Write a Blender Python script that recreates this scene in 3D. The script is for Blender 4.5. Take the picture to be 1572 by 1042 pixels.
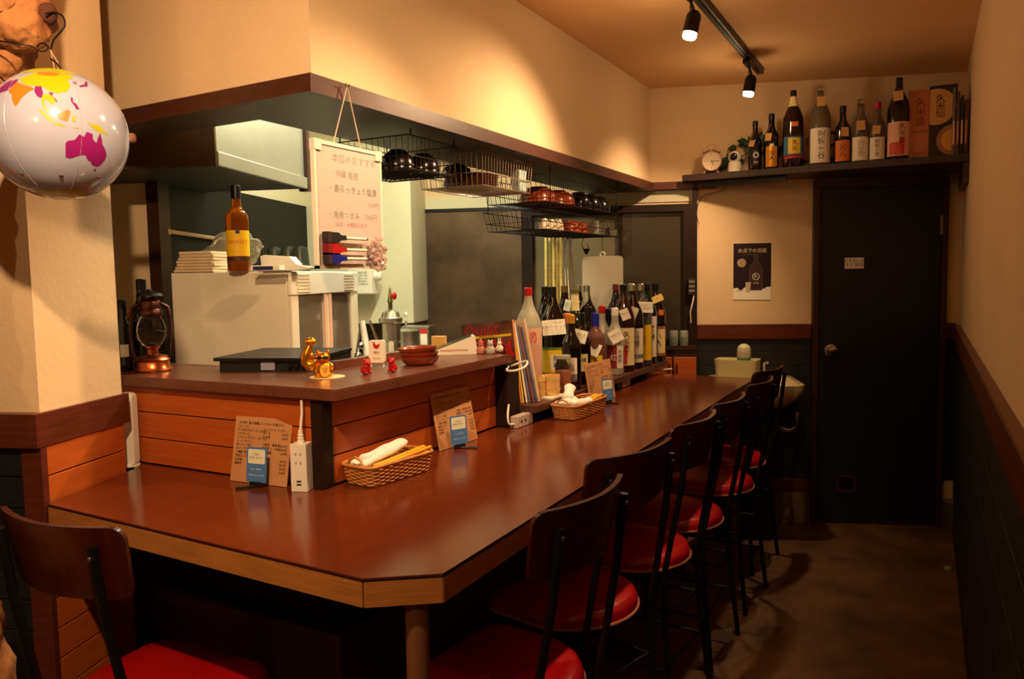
import bpy, bmesh, math, random
from mathutils import Vector, Matrix, noise as mnoise
from mathutils.geometry import tessellate_polygon
R = math.radians; PI = math.pi
for o in list(bpy.data.objects): bpy.data.objects.remove(o)
SC = bpy.context.scene; COL = SC.collection
rnd = random.Random(7)

# ---------------------------------------------------------------- camera
CAM = Vector((0, 0, 1.4)); FPX = 1200.6
RT = Vector((0.88411854, 0.46695667, -0.01690764)); UP = Vector((-0.02199683, 0.07773779, 0.99673115)); FW = Vector((-0.46674462, 0.88085657, -0.07900098))
cd = bpy.data.cameras.new('camera'); cam = bpy.data.objects.new('camera', cd); COL.objects.link(cam)
cd.sensor_width = 36; cd.lens = FPX/1572*36; cd.clip_start = .05
m = Matrix((RT, UP, -FW)).transposed().to_4x4(); m.translation = CAM
cam.matrix_world = m; SC.camera = cam
# ---------------------------------------------------------------- world, exposure, lights
w = bpy.data.worlds.new('world'); SC.world = w; w.use_nodes = True
w.node_tree.nodes['Background'].inputs[0].default_value = (1, .55, .25, 1)
w.node_tree.nodes['Background'].inputs[1].default_value = 0.02
vs = SC.view_settings; vs.view_transform = 'Standard'; vs.look = 'None'; vs.gamma = 1; vs.use_curve_mapping = False
vs.exposure = 1.0
WARM = (1, .65, .35)
def light(name, kind, loc, energy, color, aim=None, parent=None, **kw):
    l = bpy.data.lights.new(name, kind); l.energy = energy; l.color = color
    for k, v in kw.items(): setattr(l, k, v)
    o = bpy.data.objects.new(name, l); COL.objects.link(o); o.location = loc
    if aim is not None: o.rotation_euler = (Vector(aim)-Vector(loc)).to_track_quat('-Z', 'Y').to_euler()
    if parent: o.parent = parent
    return o
# spot lamps on the ceiling track: (y, x, aim point, watts, half cone); the first two are in view
SPOTS = [(3.90, -.77, (-1.40, 3.95, 1.1), 26, 54), (2.85, -.77, (-1.5, 2.45, 1.25), 32, 58), (1.80, -.77, (-1.45, 1.65, 1.0), 22, 52),
         (0.42, -.77, (-1.8, 1.15, 1.35), 46, 62), (-.70, -.77, (-1.5, .4, 1.0), 10, 60)]
# daylight-white kitchen tube
kl = light('kitchen_tube_light', 'AREA', (-1.93, 2.75, 2.36), 15, (1.0, .99, .70), shape='RECTANGLE', size=1.1, size_y=.10); kl.rotation_euler = (0, 0, math.atan(.3448)+R(90))
# added warm fill light behind the camera, no known lamp there
light('dining_fill_light', 'AREA', (-1.0, -1.2, 2.36), 1.2, WARM, aim=(-1.0, -1.2, 0), shape='DISK', size=.3)

# ---------------------------------------------------------------- pixel helpers (true depth given by a plane)
def ray(x, y): return RT*((x-786)/FPX) - UP*((y-521)/FPX) + FW
def at(x, y, d): return CAM + ray(x, y)*d
def onz(x, y, z): r = ray(x, y); return CAM + r*((z-1.4)/r.z)
def onx(x, y, X): r = ray(x, y); return CAM + r*(X/r.x)
def ony(x, y, Y): r = ray(x, y); return CAM + r*(Y/r.y)
TH = math.atan(.3448); U = Vector((math.cos(TH), math.sin(TH), 0)); V = Vector((-math.sin(TH), math.cos(TH), 0))
def onp(x, y, P, n): r = ray(x, y); P = Vector(P); return CAM + r*((P-CAM).dot(n)/r.dot(n))
BW = Vector((0, 4.797, 0))                       # a point of the back wall; the wall runs along U
FR = Matrix.Translation(BW) @ Matrix.Rotation(TH, 4, 'Z')      # back-wall frame: x along wall, y behind it
def bw(x, y): return FR.inverted() @ onp(x, y, BW, V)         # local coordinates on the wall

# ---------------------------------------------------------------- materials
def lin(c):
    return tuple(((v/255)/12.92 if v/255 <= .04045 else ((v/255+.055)/1.055)**2.4) for v in c)
MC = {}
def mat(name, col, rough=.5, metal=0, var=0, vs_=8, stretch=(1, 1, 1), bump=0, bs=40, trans=0, ior=1.45, emit=0, coat=0, spec=.5, col2=None, alpha=1, sub=0):
    if name in MC: return MC[name]
    m = bpy.data.materials.new(name); m.use_nodes = True; nt = m.node_tree; b = nt.nodes['Principled BSDF']
    c = lin(col); b.inputs['Base Color'].default_value = (*c, 1)
    b.inputs['Roughness'].default_value = rough; b.inputs['Metallic'].default_value = metal
    b.inputs['Transmission Weight'].default_value = trans; b.inputs['IOR'].default_value = ior
    b.inputs['Coat Weight'].default_value = coat; b.inputs['Coat Roughness'].default_value = .08
    b.inputs['Specular IOR Level'].default_value = spec; b.inputs['Alpha'].default_value = alpha
    if sub: b.inputs['Subsurface Weight'].default_value = sub
    if emit:
        b.inputs['Emission Color'].default_value = (*c, 1); b.inputs['Emission Strength'].default_value = emit
    tc = mp = None
    if var or bump:
        tc = nt.nodes.new('ShaderNodeTexCoord'); mp = nt.nodes.new('ShaderNodeMapping'); mp.inputs['Scale'].default_value = stretch
        nt.links.new(tc.outputs['Object'], mp.inputs['Vector'])
    if var:
        n = nt.nodes.new('ShaderNodeTexNoise'); n.inputs['Scale'].default_value = vs_; n.inputs['Detail'].default_value = 6; n.inputs['Roughness'].default_value = .6
        nt.links.new(mp.outputs[0], n.inputs['Vector'])
        r = nt.nodes.new('ShaderNodeValToRGB'); r.color_ramp.elements[0].position = .3; r.color_ramp.elements[1].position = .7
        c2 = lin(col2) if col2 else tuple(v*(1-var) for v in c)
        r.color_ramp.elements[0].color = (*c2, 1)
        r.color_ramp.elements[1].color = (*c, 1) if col2 else (*[min(1, v*(1+var*.6)) for v in c], 1)
        nt.links.new(n.outputs['Fac'], r.inputs['Fac']); nt.links.new(r.outputs[0], b.inputs['Base Color'])
    if bump:
        n2 = nt.nodes.new('ShaderNodeTexNoise'); n2.inputs['Scale'].default_value = bs; n2.inputs['Detail'].default_value = 4
        bp = nt.nodes.new('ShaderNodeBump'); bp.inputs['Strength'].default_value = bump; bp.inputs['Distance'].default_value = .01
        nt.links.new(mp.outputs[0], n2.inputs['Vector']); nt.links.new(n2.outputs['Fac'], bp.inputs['Height']); nt.links.new(bp.outputs[0], b.inputs['Normal'])
    MC[name] = m; return m
plaster = mat('plaster', (228, 198, 158), .95, var=.05, vs_=3, bump=.12, bs=60)
ceilm = mat('ceiling_paint', (234, 188, 136), .95, var=.06, vs_=2, bump=.08, bs=50)
kplaster = mat('kitchen_plaster', (214, 208, 176), .9, var=.05, vs_=3)
darkplank = mat('dark_plank', (26, 27, 32), .55, var=.3, vs_=6, stretch=(1, 1, 8), bump=.15, bs=30)
doorm = mat('door_paint', (20, 23, 30), .5, var=.2, vs_=5, bump=.05)
trimw = mat('trim_mahogany', (92, 40, 26), .38, var=.35, vs_=7, stretch=(1, 1, 12), coat=.1)
darkwood = mat('dark_brown_wood', (58, 32, 24), .42, var=.3, vs_=8, stretch=(1, 1, 10))
postw = mat('near_black_wood', (36, 20, 16), .55, var=.2, vs_=8, spec=.25)
orangew = mat('orange_plank', (184, 88, 32), .42, var=.22, vs_=6, stretch=(1, 1, 14), bump=.05, bs=60)
counterw = mat('counter_laminate', (100, 43, 17), .15, var=.26, vs_=9, stretch=(14, 1.0, 1), bump=.03, bs=60, coat=.1, spec=.5)
bartopw = mat('bar_top_laminate', (104, 58, 40), .30, var=.22, vs_=6, stretch=(8, 1.2, 1))
oak = mat('oak_edge_band', (176, 112, 52), .5, var=.3, vs_=9, stretch=(1, 1, 22), bump=.08, bs=120)
floorm = mat('floor_concrete', (122, 88, 58), .6, var=.45, vs_=3.5, bump=.2, bs=30, col2=(64, 46, 34))
concrete = mat('concrete_base', (120, 98, 78), .9, var=.3, vs_=8, bump=.3)
steel = mat('stainless_steel', (200, 200, 186), .30, metal=1, var=.12, vs_=5, stretch=(1, 1, 6))
steeld = mat('stained_stainless', (104, 86, 70), .42, metal=.8, var=.5, vs_=3, bump=.06, bs=12)
hoodb = mat('shaded_hood_front', (66, 44, 34), .45, var=.2, vs_=4)  # shade on the hood front put into its dark brown colour
blackm = mat('black_metal', (14, 13, 14), .38, spec=.4)
blackp = mat('black_plastic', (22, 22, 25), .5)
chrome = mat('chrome', (200, 200, 200), .12, metal=1)
whitep = mat('white_plastic', (236, 228, 212), .38)
creamp = mat('cream_enamel', (226, 214, 190), .42, var=.04, vs_=3)
paper = mat('white_paper', (240, 232, 214), .8)
kraft = mat('kraft_card', (196, 140, 92), .75, var=.08, vs_=12)
inkb = mat('black_ink', (18, 14, 14), .7)
inkg = mat('faded_green_ink', (150, 152, 126), .8); inkpk = mat('faded_red_ink', (190, 128, 120), .8); inkgy = mat('faded_grey_ink', (124, 120, 112), .8)
redm = mat('red_gloss', (178, 24, 24), .35)
redv = mat('red_vinyl', (166, 10, 18), .3, var=.12, vs_=5, bump=.05, bs=120, coat=.2)
seatw = mat('dark_cherry_plywood', (62, 18, 16), .34, var=.35, vs_=9, stretch=(6, 1, 1), coat=.12)
pipem = mat('pale_piping', (190, 120, 90), .6)
blue = mat('blue_plastic', (28, 34, 140), .35)
cardb = mat('card_blue', (74, 122, 184), .5); ivory = mat('ivory_print', (228, 224, 196), .6)
gold = mat('gold_glaze', (236, 164, 30), .22, metal=.9, var=.12, vs_=20)
wick = mat('wicker', (196, 130, 66), .6, var=.3, vs_=40)
towel = mat('white_towel', (240, 234, 224), .9, bump=.2, bs=200)
stickm = mat('yellow_chopstick', (236, 176, 50), .5, var=.1, vs_=20)
bamboo = mat('bamboo', (206, 180, 96), .5, var=.2, vs_=10, stretch=(1, 1, 6))
bowlw = mat('red_brown_wood_bowl', (148, 62, 30), .3, var=.3, vs_=8, stretch=(1, 1, 12), coat=.2)
bowlo = mat('orange_lacquer_bowl', (186, 76, 24), .3, var=.25, vs_=8, stretch=(1, 1, 10), coat=.2)
bowlk = mat('black_lacquer_bowl', (22, 14, 13), .2, coat=.3)
wirem = mat('dark_wire', (30, 26, 24), .4, metal=.5)
wirel = mat('pale_wire', (168, 140, 116), .4, metal=.6)
copper = mat('copper', (196, 104, 62), .28, metal=1, var=.2, vs_=10)
oldm = mat('aged_bronze_metal', (78, 42, 32), .35, metal=.8, var=.3, vs_=12)
glassc = mat('clear_glass', (240, 240, 232), .03, trans=1, ior=1.2)
glassf = mat('frosted_glass', (206, 200, 176), .4, trans=.45, sub=0)
gdark = mat('dark_brown_glass', (16, 8, 6), .08, coat=.5)
gamber = mat('amber_brown_glass', (50, 24, 16), .1, coat=.4, trans=.25)
ggreen = mat('green_glass', (28, 70, 34), .08, coat=.4, trans=.35)
gdgreen = mat('deep_green_glass', (10, 26, 16), .1, coat=.4)
gblue = mat('grey_blue_glass', (120, 130, 128), .08, trans=.7, ior=1.2)
gplum = mat('plum_glass', (146, 98, 84), .08, trans=.55, ior=1.2)
whisk = mat('whisky_glass', (176, 92, 10), .06, trans=.75, ior=1.25)
yellow = mat('yellow_print', (232, 192, 30), .55); orange = mat('orange_print', (214, 116, 50), .6); redp = mat('red_print', (196, 44, 34), .55)
greenp = mat('green_print', (50, 130, 60), .55); bluep = mat('blue_print', (56, 116, 146), .55); creamlab = mat('cream_label', (232, 214, 160), .6)
pinkl = mat('pale_pink_label', (226, 176, 150), .65); whitel = mat('white_label', (232, 220, 204), .6); brownl = mat('brown_label', (150, 96, 60), .6)
goldp = mat('gold_print', (214, 150, 40), .35, metal=.4)
globew = mat('globe_vinyl', (180, 184, 208), .16, coat=.5, sub=.1)
magenta = mat('magenta_print', (150, 28, 112), .3); gyel = mat('yellow_land_print', (186, 182, 18), .3); gor = mat('orange_land_print', (196, 122, 36), .3); gpur = mat('purple_land_print', (136, 40, 112), .3)
driftm = mat('driftwood', (186, 126, 72), .85, var=.3, vs_=16, stretch=(1, 1, .4), bump=.9, bs=34, col2=(120, 66, 34))
bark = mat('dark_knot', (84, 44, 26), .9, bump=.5)
leafm = mat('dark_leaf', (40, 66, 26), .5, var=.3)
pglass = mat('dark_window_glass', (58, 52, 42), .25, coat=.3)
pglass2 = mat('frosted_pane', (108, 98, 74), .4)
bagm = mat('crinkled_plastic_film', (214, 204, 180), .15, trans=.75, ior=1.15, bump=.6, bs=30)
bulbm = mat('bulb_glow', (255, 226, 160), .3, emit=28)
tubem = mat('tube_glow', (238, 255, 226), .3, emit=9)
ledm = mat('indicator_led', (255, 60, 40), .3, emit=2)

# ---------------------------------------------------------------- mesh helpers
def bm_(): return bmesh.new()
def box(bm, x0, x1, y0, y1, z0, z1, M=None, bev=0):
    vs = [bm.verts.new((x, y, z)) for z in (z0, z1) for y in (y0, y1) for x in (x0, x1)]
    fs = [bm.faces.new([vs[i] for i in f]) for f in ((0, 2, 3, 1), (4, 5, 7, 6), (0, 1, 5, 4), (2, 6, 7, 3), (0, 4, 6, 2), (1, 3, 7, 5))]
    if bev:
        es = list({e for f in fs for e in f.edges})
        r = bmesh.ops.bevel(bm, geom=es, offset=bev, segments=2, affect='EDGES', profile=.5)
        vs = list({v for f in r['faces'] for v in f.verts} | {v for v in vs if v.is_valid})
    if M is not None: bmesh.ops.transform(bm, matrix=M, verts=vs)
    return vs
def lathe(bm, prof, n=24, M=None, cap=True):
    rings = []; vs = []
    for r, z in prof:
        ring = [bm.verts.new((r*math.cos(2*PI*i/n), r*math.sin(2*PI*i/n), z)) for i in range(n)] if r > 1e-6 else [bm.verts.new((0, 0, z))]
        rings.append(ring); vs += ring
    for a, b in zip(rings, rings[1:]):
        if len(a) == 1 and len(b) == 1: continue
        for i in range(n):
            j = (i+1) % n
            if len(a) == 1: bm.faces.new((a[0], b[j], b[i]))
            elif len(b) == 1: bm.faces.new((a[i], a[j], b[0]))
            else: bm.faces.new((a[i], a[j], b[j], b[i]))
    if cap:
        if len(rings[0]) > 1: bm.faces.new(list(reversed(rings[0])))
        if len(rings[-1]) > 1: bm.faces.new(rings[-1])
    if M is not None: bmesh.ops.transform(bm, matrix=M, verts=vs)
    return vs
def tube(bm, pts, r, n=8, closed=False):
    pts = [Vector(p) for p in pts]; k = len(pts); rs = r if isinstance(r, (list, tuple)) else [r]*k
    rings = []; prev = None
    for i, p in enumerate(pts):
        if closed: t = pts[(i+1) % k]-pts[i-1]
        else: t = pts[min(i+1, k-1)]-pts[max(i-1, 0)]
        t = t.normalized() if t.length > 1e-9 else Vector((0, 0, 1))
        if prev is None:
            a = Vector((0, 0, 1)) if abs(t.z) < .9 else Vector((1, 0, 0)); s = t.cross(a).normalized()
        else:
            s = prev - t*prev.dot(t); s = s.normalized() if s.length > 1e-6 else t.orthogonal().normalized()
        prev = s; q = t.cross(s)
        rings.append([bm.verts.new(p + (s*math.cos(2*PI*j/n)+q*math.sin(2*PI*j/n))*rs[i]) for j in range(n)])
    L = k if closed else k-1
    for i in range(L):
        a, b = rings[i], rings[(i+1) % k]
        for j in range(n): bm.faces.new((a[j], a[(j+1) % n], b[(j+1) % n], b[j]))
    if not closed:
        bm.faces.new(list(reversed(rings[0]))); bm.faces.new(rings[-1])
def prism(bm, pts, z0, z1, M=None, bev=0):
    a = [bm.verts.new((x, y, z0)) for x, y in pts]; b = [bm.verts.new((x, y, z1)) for x, y in pts]; n = len(pts)
    fs = [bm.faces.new(list(reversed(a))), bm.faces.new(b)]
    for i in range(n): fs.append(bm.faces.new((a[i], a[(i+1) % n], b[(i+1) % n], b[i])))
    vs = a+b
    if bev:
        r = bmesh.ops.bevel(bm, geom=list(fs[1].edges)+list(fs[0].edges), offset=bev, segments=2, affect='EDGES')
        vs = list({v for f in bm.faces for v in f.verts})
    if M is not None: bmesh.ops.transform(bm, matrix=M, verts=vs)
    return vs
def ball(bm, c, r, s=(1, 1, 1), u=16, v=10, rot=None):
    M = Matrix.Translation(Vector(c)) @ (rot or Matrix()) @ Matrix.Diagonal((r*s[0], r*s[1], r*s[2], 1))
    bmesh.ops.create_uvsphere(bm, u_segments=u, v_segments=v, radius=1, matrix=M)
def rrect(w, d, r, n=5, cx=0, cy=0):
    o = []
    for sx, sy, a0 in ((1, 1, 0), (-1, 1, 90), (-1, -1, 180), (1, -1, 270)):
        for i in range(n+1):
            a = R(a0+90*i/n); o.append((cx+sx*(w/2-r)+r*math.cos(a), cy+sy*(d/2-r)+r*math.sin(a)))
    return o
def obj(name, bm, m, parent=None, smooth=None, loc=None, rot=None, label=None):
    me = bpy.data.meshes.new(name)
    if isinstance(bm, bmesh.types.BMesh):
        bmesh.ops.recalc_face_normals(bm, faces=bm.faces); bm.to_mesh(me); bm.free()
    else: me = bm
    if m is not None:
        me.materials.clear(); me.materials.append(m)
    if smooth is not None:
        me.shade_smooth()
        if smooth < 179: me.set_sharp_from_angle(angle=R(smooth))
    o = bpy.data.objects.new(name, me); COL.objects.link(o)
    if parent: o.parent = parent
    if loc is not None: o.location = loc
    if rot is not None: o.rotation_euler = rot
    if label: o['label'] = label
    return o
def thing(name, label, cat, loc=(0, 0, 0), rz=0, group=None, rot=None):
    o = bpy.data.objects.new(name, None); COL.objects.link(o); o.empty_display_size = .05
    o.location = loc; o.rotation_euler = rot or (0, 0, rz); o['label'] = label; o['category'] = cat
    if group: o['group'] = group
    return o
def struct(name, bm, m, parent=None, loc=None, rz=0):
    o = obj(name, bm, m, parent, loc=loc, rot=(0, 0, rz))
    if not parent: o['kind'] = 'structure'
    return o
def tree_copy(o, parent=None):
    c = o.copy(); COL.objects.link(c); c.parent = parent
    for ch in list(o.children): tree_copy(ch, c)
    return c
# ---- lettering
def text_mesh(s, size, ax='CENTER', ay='CENTER', space=1.0, res=1):
    cu = bpy.data.curves.new('lettering', 'FONT'); cu.body = s; cu.size = size; cu.align_x = ax; cu.align_y = ay
    cu.resolution_u = res; cu.space_line = space
    o = bpy.data.objects.new('tmp', cu); COL.objects.link(o)
    dg = bpy.context.evaluated_depsgraph_get(); me = bpy.data.meshes.new_from_object(o.evaluated_get(dg))
    bpy.data.objects.remove(o); bpy.data.curves.remove(cu); me.name = 'lettering'; return me
def letter(s, size, m, parent, loc, rot=(R(90), 0, 0), name='lettering', **k):
    return obj(name, text_mesh(s, size, **k), m, parent, loc=loc, rot=rot)
def letter_cyl(s, size, m, parent, r, z, ang=-PI/2, space=.95):
    """lettering wrapped on a cylinder of radius r, facing direction ang"""
    me = text_mesh('\n'.join(s), size, space=space)
    for v in me.vertices:
        a = ang + v.co.x/r; h = v.co.y
        v.co = Vector((r*math.cos(a), r*math.sin(a), z+h))
    return obj('lettering', me, m, parent)
def arc_strip(bm, r, z0, z1, a0, a1, n=14, M=None):
    vs = []
    lo = [bm.verts.new((r*math.cos(a0+(a1-a0)*i/n), r*math.sin(a0+(a1-a0)*i/n), z0)) for i in range(n+1)]
    hi = [bm.verts.new((r*math.cos(a0+(a1-a0)*i/n), r*math.sin(a0+(a1-a0)*i/n), z1)) for i in range(n+1)]
    for i in range(n): bm.faces.new((lo[i], lo[i+1], hi[i+1], hi[i]))
    return lo+hi

# ================================================================ SETTING
FLO = -2.4
bm = bm_(); box(bm, -4.6, .3, FLO, 5.6, -.08, 0); struct('floor', bm, floorm)
bm = bm_(); box(bm, -4.6, .3, FLO, 5.6, 2.438, 2.52); struct('ceiling', bm, ceilm)
# right wall: plaster above the rail, planks below
wr = bm_(); box(wr, .167, .30, FLO, 5.3, 0, 2.44); WR = struct('wall_right', wr, plaster)
def planks(parent, p0, du, L, z0, z1, h, m, nrm, depth=.014, gap=.003, name='plank'):
    """horizontal boards: start point p0, direction du, length L, standing proud along nrm"""
    z = z1; me_cache = {}
    while z > z0+.01:
        zb = max(z0, z-h); hh = round(zb-z, 4)
        if hh not in me_cache:
            b = bm_(); box(b, 0, L, 0, depth, gap, -hh-gap*.0, bev=.0018)
            me = bpy.data.meshes.new(name); bmesh.ops.recalc_face_normals(b, faces=b.faces); b.to_mesh(me); b.free(); me.materials.append(m); me_cache[hh] = me
        o = bpy.data.objects.new(name, me_cache[hh]); COL.objects.link(o); o.parent = parent
        ang = math.atan2(du[1], du[0]); off = 0
        side = -du[1]*nrm[0]+du[0]*nrm[1]
        if side < 0:
            o.matrix_local = Matrix.Translation((p0[0]+nrm[0]*depth, p0[1]+nrm[1]*depth, zb)) @ Matrix.Rotation(ang, 4, 'Z')
        else:
            o.matrix_local = Matrix.Translation((p0[0], p0[1], zb)) @ Matrix.Rotation(ang, 4, 'Z')
        z = zb
planks(WR, (.167, FLO), (0, 1), 7.23, 0, 1.02, .151, darkplank, (-1, 0))
bm = bm_(); box(bm, .138, .167, FLO, 4.85, 1.02, 1.104, bev=.003); struct('trim_1', bm, trimw)
# back wall (runs along U)
bm = bm_(); box(bm, -4.6, .32, 0, .12, 0, 2.44)
WB = struct('wall_back', bm, plaster, loc=BW, rz=TH)
xp = bw(1069, 400).x; xd0 = bw(1245, 500).x; xd1 = bw(1447, 500).x; xr = .177
planks(WB, (xp, 0), (1, 0), xd0-xp-.002, .25, 1.035, .0755, darkplank, (0, -1))
planks(WB, (xd1+.002, 0), (1, 0), xr-xd1-.02, .25, 1.035, .0755, darkplank, (0, -1))
bm = bm_(); box(bm, xp, xd0-.003, -.03, 0, 1.035, 1.117, bev=.003); struct('trim_2', bm, trimw, loc=BW, rz=TH)
bm = bm_(); box(bm, xd1+.003, xr-.032, -.03, 0, 1.035, 1.117, bev=.003); struct('trim_3', bm, trimw, loc=BW, rz=TH)
bm = bm_(); box(bm, xp, xd0-.003, -.026, 0, .17, .25, bev=.003); struct('baseboard_back', bm, trimw, loc=BW, rz=TH)
bm = bm_(); box(bm, xp, xd0-.003, -.035, 0, 0, .17); struct('trim_4', bm, concrete, loc=BW, rz=TH)
bm = bm_(); box(bm, xp-.022, xp, -.06, 0, .25, 1.90); struct('trim_5', bm, postw, loc=BW, rz=TH)
# door
D = thing('door_1', 'dark painted door under the bottle shelf', 'door', BW, TH); del D['category']; del D['label']; D['kind'] = 'structure'
ztop = 1.90
b = bm_()
box(b, xd0, xd0+.028, -.05, 0, 0, ztop); box(b, xd1-.028, xd1, -.05, 0, 0, ztop); box(b, xd0+.028, xd1-.028, -.05, 0, ztop-.045, ztop)
obj('door_frame', b, darkwood, D)
b = bm_(); dx0, dx1 = xd0+.032, xd1-.032
box(b, dx0, dx1, -.036, -.004, .015, ztop-.049, bev=.002); DP = obj('door_panel', b, doorm, D)
kb = bw(1269, 537); b = bm_()
Mk = Matrix.Translation((kb.x+.012, -.036, kb.z)) @ Matrix.Rotation(R(90), 4, 'X')
lathe(b, [(.034, 0), (.034, .006), (.014, .012), (.012, .03), (.022, .036), (.029, .048), (.027, .06), (.012, .064), (.0, .064)], 24, Mk)
obj('door_knob', b, chrome, DP, smooth=40)
v0 = bw(1282, 727); v1 = bw(1310, 752); b = bm_()
for a in ((v0.x, v1.x, v0.z-.008, v0.z), (v0.x, v1.x, v1.z, v1.z+.008), (v0.x, v0.x+.008, v1.z, v0.z), (v1.x-.008, v1.x, v1.z, v0.z)): box(b, a[0], a[1], -.045, -.034, a[2], a[3])
obj('vent_frame', b, trimw, DP, label='small brown vent frame low on the door')
b = bm_()
for i in range(5): box(b, v0.x+.008, v1.x-.008, -.039, -.036, v1.z+.012+i*.014, v1.z+.019+i*.014)
obj('vent_grille', b, blackm, DP)
s0 = bw(1294, 396); s1 = bw(1323, 412)
b = bm_(); box(b, s0.x, s1.x, -.0375, -.036, s1.z, s0.z); N = obj('door_notice', b, paper, DP, label='small white notice taped to the door')
letter('お手洗いは\nこちら 使用中', .021, inkb, DP, ((s0.x+s1.x)/2, -.0385, (s0.z+s1.z)/2))
b = bm_(); h0 = bw(1436, 330); box(b, dx1-.006, dx1+.006, -.042, -.035, 1.59, 1.69); obj('hinge', b, steel, D)
# hidden sides of the room
bm = bm_(); box(bm, -4.6, .3, FLO-.1, FLO, 0, 2.44); struct('wall_front', bm, plaster)
bm = bm_(); box(bm, -4.7, -4.6, FLO, 5.6, 0, 2.44); struct('wall_left', bm, plaster)
# pillar at the left end of the counter (aligned with the building, turned 19 degrees)
PA = Vector((-1.852, 1.097, 0)); PR = Matrix.Translation(PA) @ Matrix.Rotation(TH, 4, 'Z')
bm = bm_(); box(bm, -1.9, 0, 0, .302, 0, 2.44); WP = struct('wall_pillar', bm, plaster, loc=PA, rz=TH)
planks(WP, (-1.9, -.0), (1, 0), 1.9-.042, 0, 1.02, .0755, darkplank, (0, -1))
planks(WP, (0, .0), (0, 1), .290, 0, 1.02, .0755, orangew, (1, 0), depth=.010)
b = bm_(); box(b, -.042, .012, -.018, .002, 0, 1.02, bev=.002); obj('corner_post', b, trimw, WP)
b = bm_(); prism(b, [(-1.9, -.03), (.014, -.03), (.014, .312), (.0, .312), (.0, 0), (-1.9, 0)], 1.02, 1.10)
struct('trim_6', b, trimw, loc=PA, rz=TH)
# bulkhead above the kitchen opening
XS, YS, ZS = -1.389, 1.56, 1.913
bm = bm_()
pts = [(-2.3, YS+.04), (XS, YS), (XS, 4.32), (XS-.10, 4.29), (XS-.10, YS+.10), (-2.3, YS+.14)]
prism(bm, pts, ZS-.02, 2.44); struct('wall_bulkhead', bm, plaster)
bm = bm_()
prism(bm, [(-2.3, YS+.005), (-1.362, YS-.030), (-1.362, 4.31), (-1.72, 4.19), (-1.72, 1.705), (-2.3, 1.715)], 1.868, ZS-.021)
SB = struct('trim_7', bm, darkwood)
bm = bm_()
prism(bm, [(-2.3, YS-.006), (-1.356, YS-.041), (-1.356, 4.312), (-1.363, 4.31), (-1.363, YS-.031), (-2.3, YS+.004)], 1.868, ZS)
struct('trim_8', bm, mat('edge_reddish', (74, 38, 26), .4, var=.3, vs_=8, stretch=(3, 3, 12)))
bm = bm_(); box(bm, bw(997, 280).x, xp+.10, -.05, 0, 1.875, 1.915); struct('trim_9', bm, trimw, loc=BW, rz=TH)
# kitchen walls
QL = Vector((-3.106, 3.39, 0)); cdist = .31
LW = Matrix.Translation(QL) @ Matrix.Rotation(TH, 4, 'Z')
bm = bm_(); box(bm, -.12, 0, -1.37, .40, 0, 2.44); WK = struct('wall_kitchen_left', bm, kplaster, loc=QL, rz=TH)
b = bm_(); box(b, 0, .012, -1.35, 0, .8, 1.818); obj('steel_splash_panel', b, mat('blackened_steel', (17, 15, 15), .55, var=.3, vs_=4, spec=.3), WK)
b = bm_(); box(b, -.022, .028, -1.425, -1.352, .8, 2.0); obj('corner_post', b, darkwood, WK)
bm = bm_(); box(bm, -1.6, -.023, -1.40, -1.372, 0, 2.44); struct('wall_kitchen_side', bm, plaster, loc=QL, rz=TH)
c0 = FR.inverted() @ Vector((-3.2, 3.4, 0)); c1 = bw(655, 400)
bm = bm_(); box(bm, c0.x-.3, c1.x, -cdist, 0, 1.155, 2.44, bev=.004); struct('wall_duct', bm, kplaster, loc=BW, rz=TH)
# kitchen back: plaster band, steel sheet, window
px0, px1 = bw(655, 400).x, bw(803, 400).x
K = thing('steel_backsplash', 'stained dark stainless sheet on the kitchen back wall left of the window', 'backsplash', BW, TH)
b = bm_(); box(b, px0+.003, px1, -.012, 0, .85, 1.79); obj('sheet', b, steeld, K)
b = bm_(); box(b, px0+.003, px1, -.02, 0, 1.79, 1.808); obj('edge_strip', b, blackm, K)
b = bm_(); box(b, px0+.003, wx1_ if False else bw(1066, 400).x, -.008, 0, 1.809, 1.874); obj('kitchen_plaster_band', b, kplaster, WB)
b = bm_(); box(b, c0.x-.3, px0, -.012, 0, .85, 1.16); obj('lower_sheet', b, steeld, K)
W1 = thing('window_1', '', '', BW, TH); del W1['category']; del W1['label']; W1['kind'] = 'structure'
wx0, wx1 = px1+.001, bw(1066, 400).x
zw0, zw1 = 1.0, 1.79
b = bm_(); fw_ = .065
box(b, wx0, wx0+fw_, -.07, 0, zw0, zw1); box(b, wx1-fw_, wx1, -.07, 0, zw0, zw1); box(b, wx0+fw_, wx1-fw_, -.07, 0, zw1-.04, zw1); box(b, wx0+fw_, wx1-fw_, -.07, 0, zw0, zw0+.04)
obj('window_frame', b, postw, W1)
xm = bw(950, 400).x
b = bm_(); box(b, wx0+fw_, xm, -.03, -.01, zw0+.04, zw1-.04); obj('pane', b, pglass2, W1, label='greyish frosted pane')
b = bm_(); box(b, xm+.02, wx1-fw_, -.04, -.02, zw0+.04, zw1-.04); obj('pane', b, pglass, W1, label='dark pane')
b = bm_(); box(b, xm, xm+.02, -.05, 0, zw0+.04, zw1-.04); obj('sash_stile', b, postw, W1)
b = bm_(); box(b, wx0, wx1, -.14, -.07, .985, 1.005); obj('window_sill', b, darkwood, W1)
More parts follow.
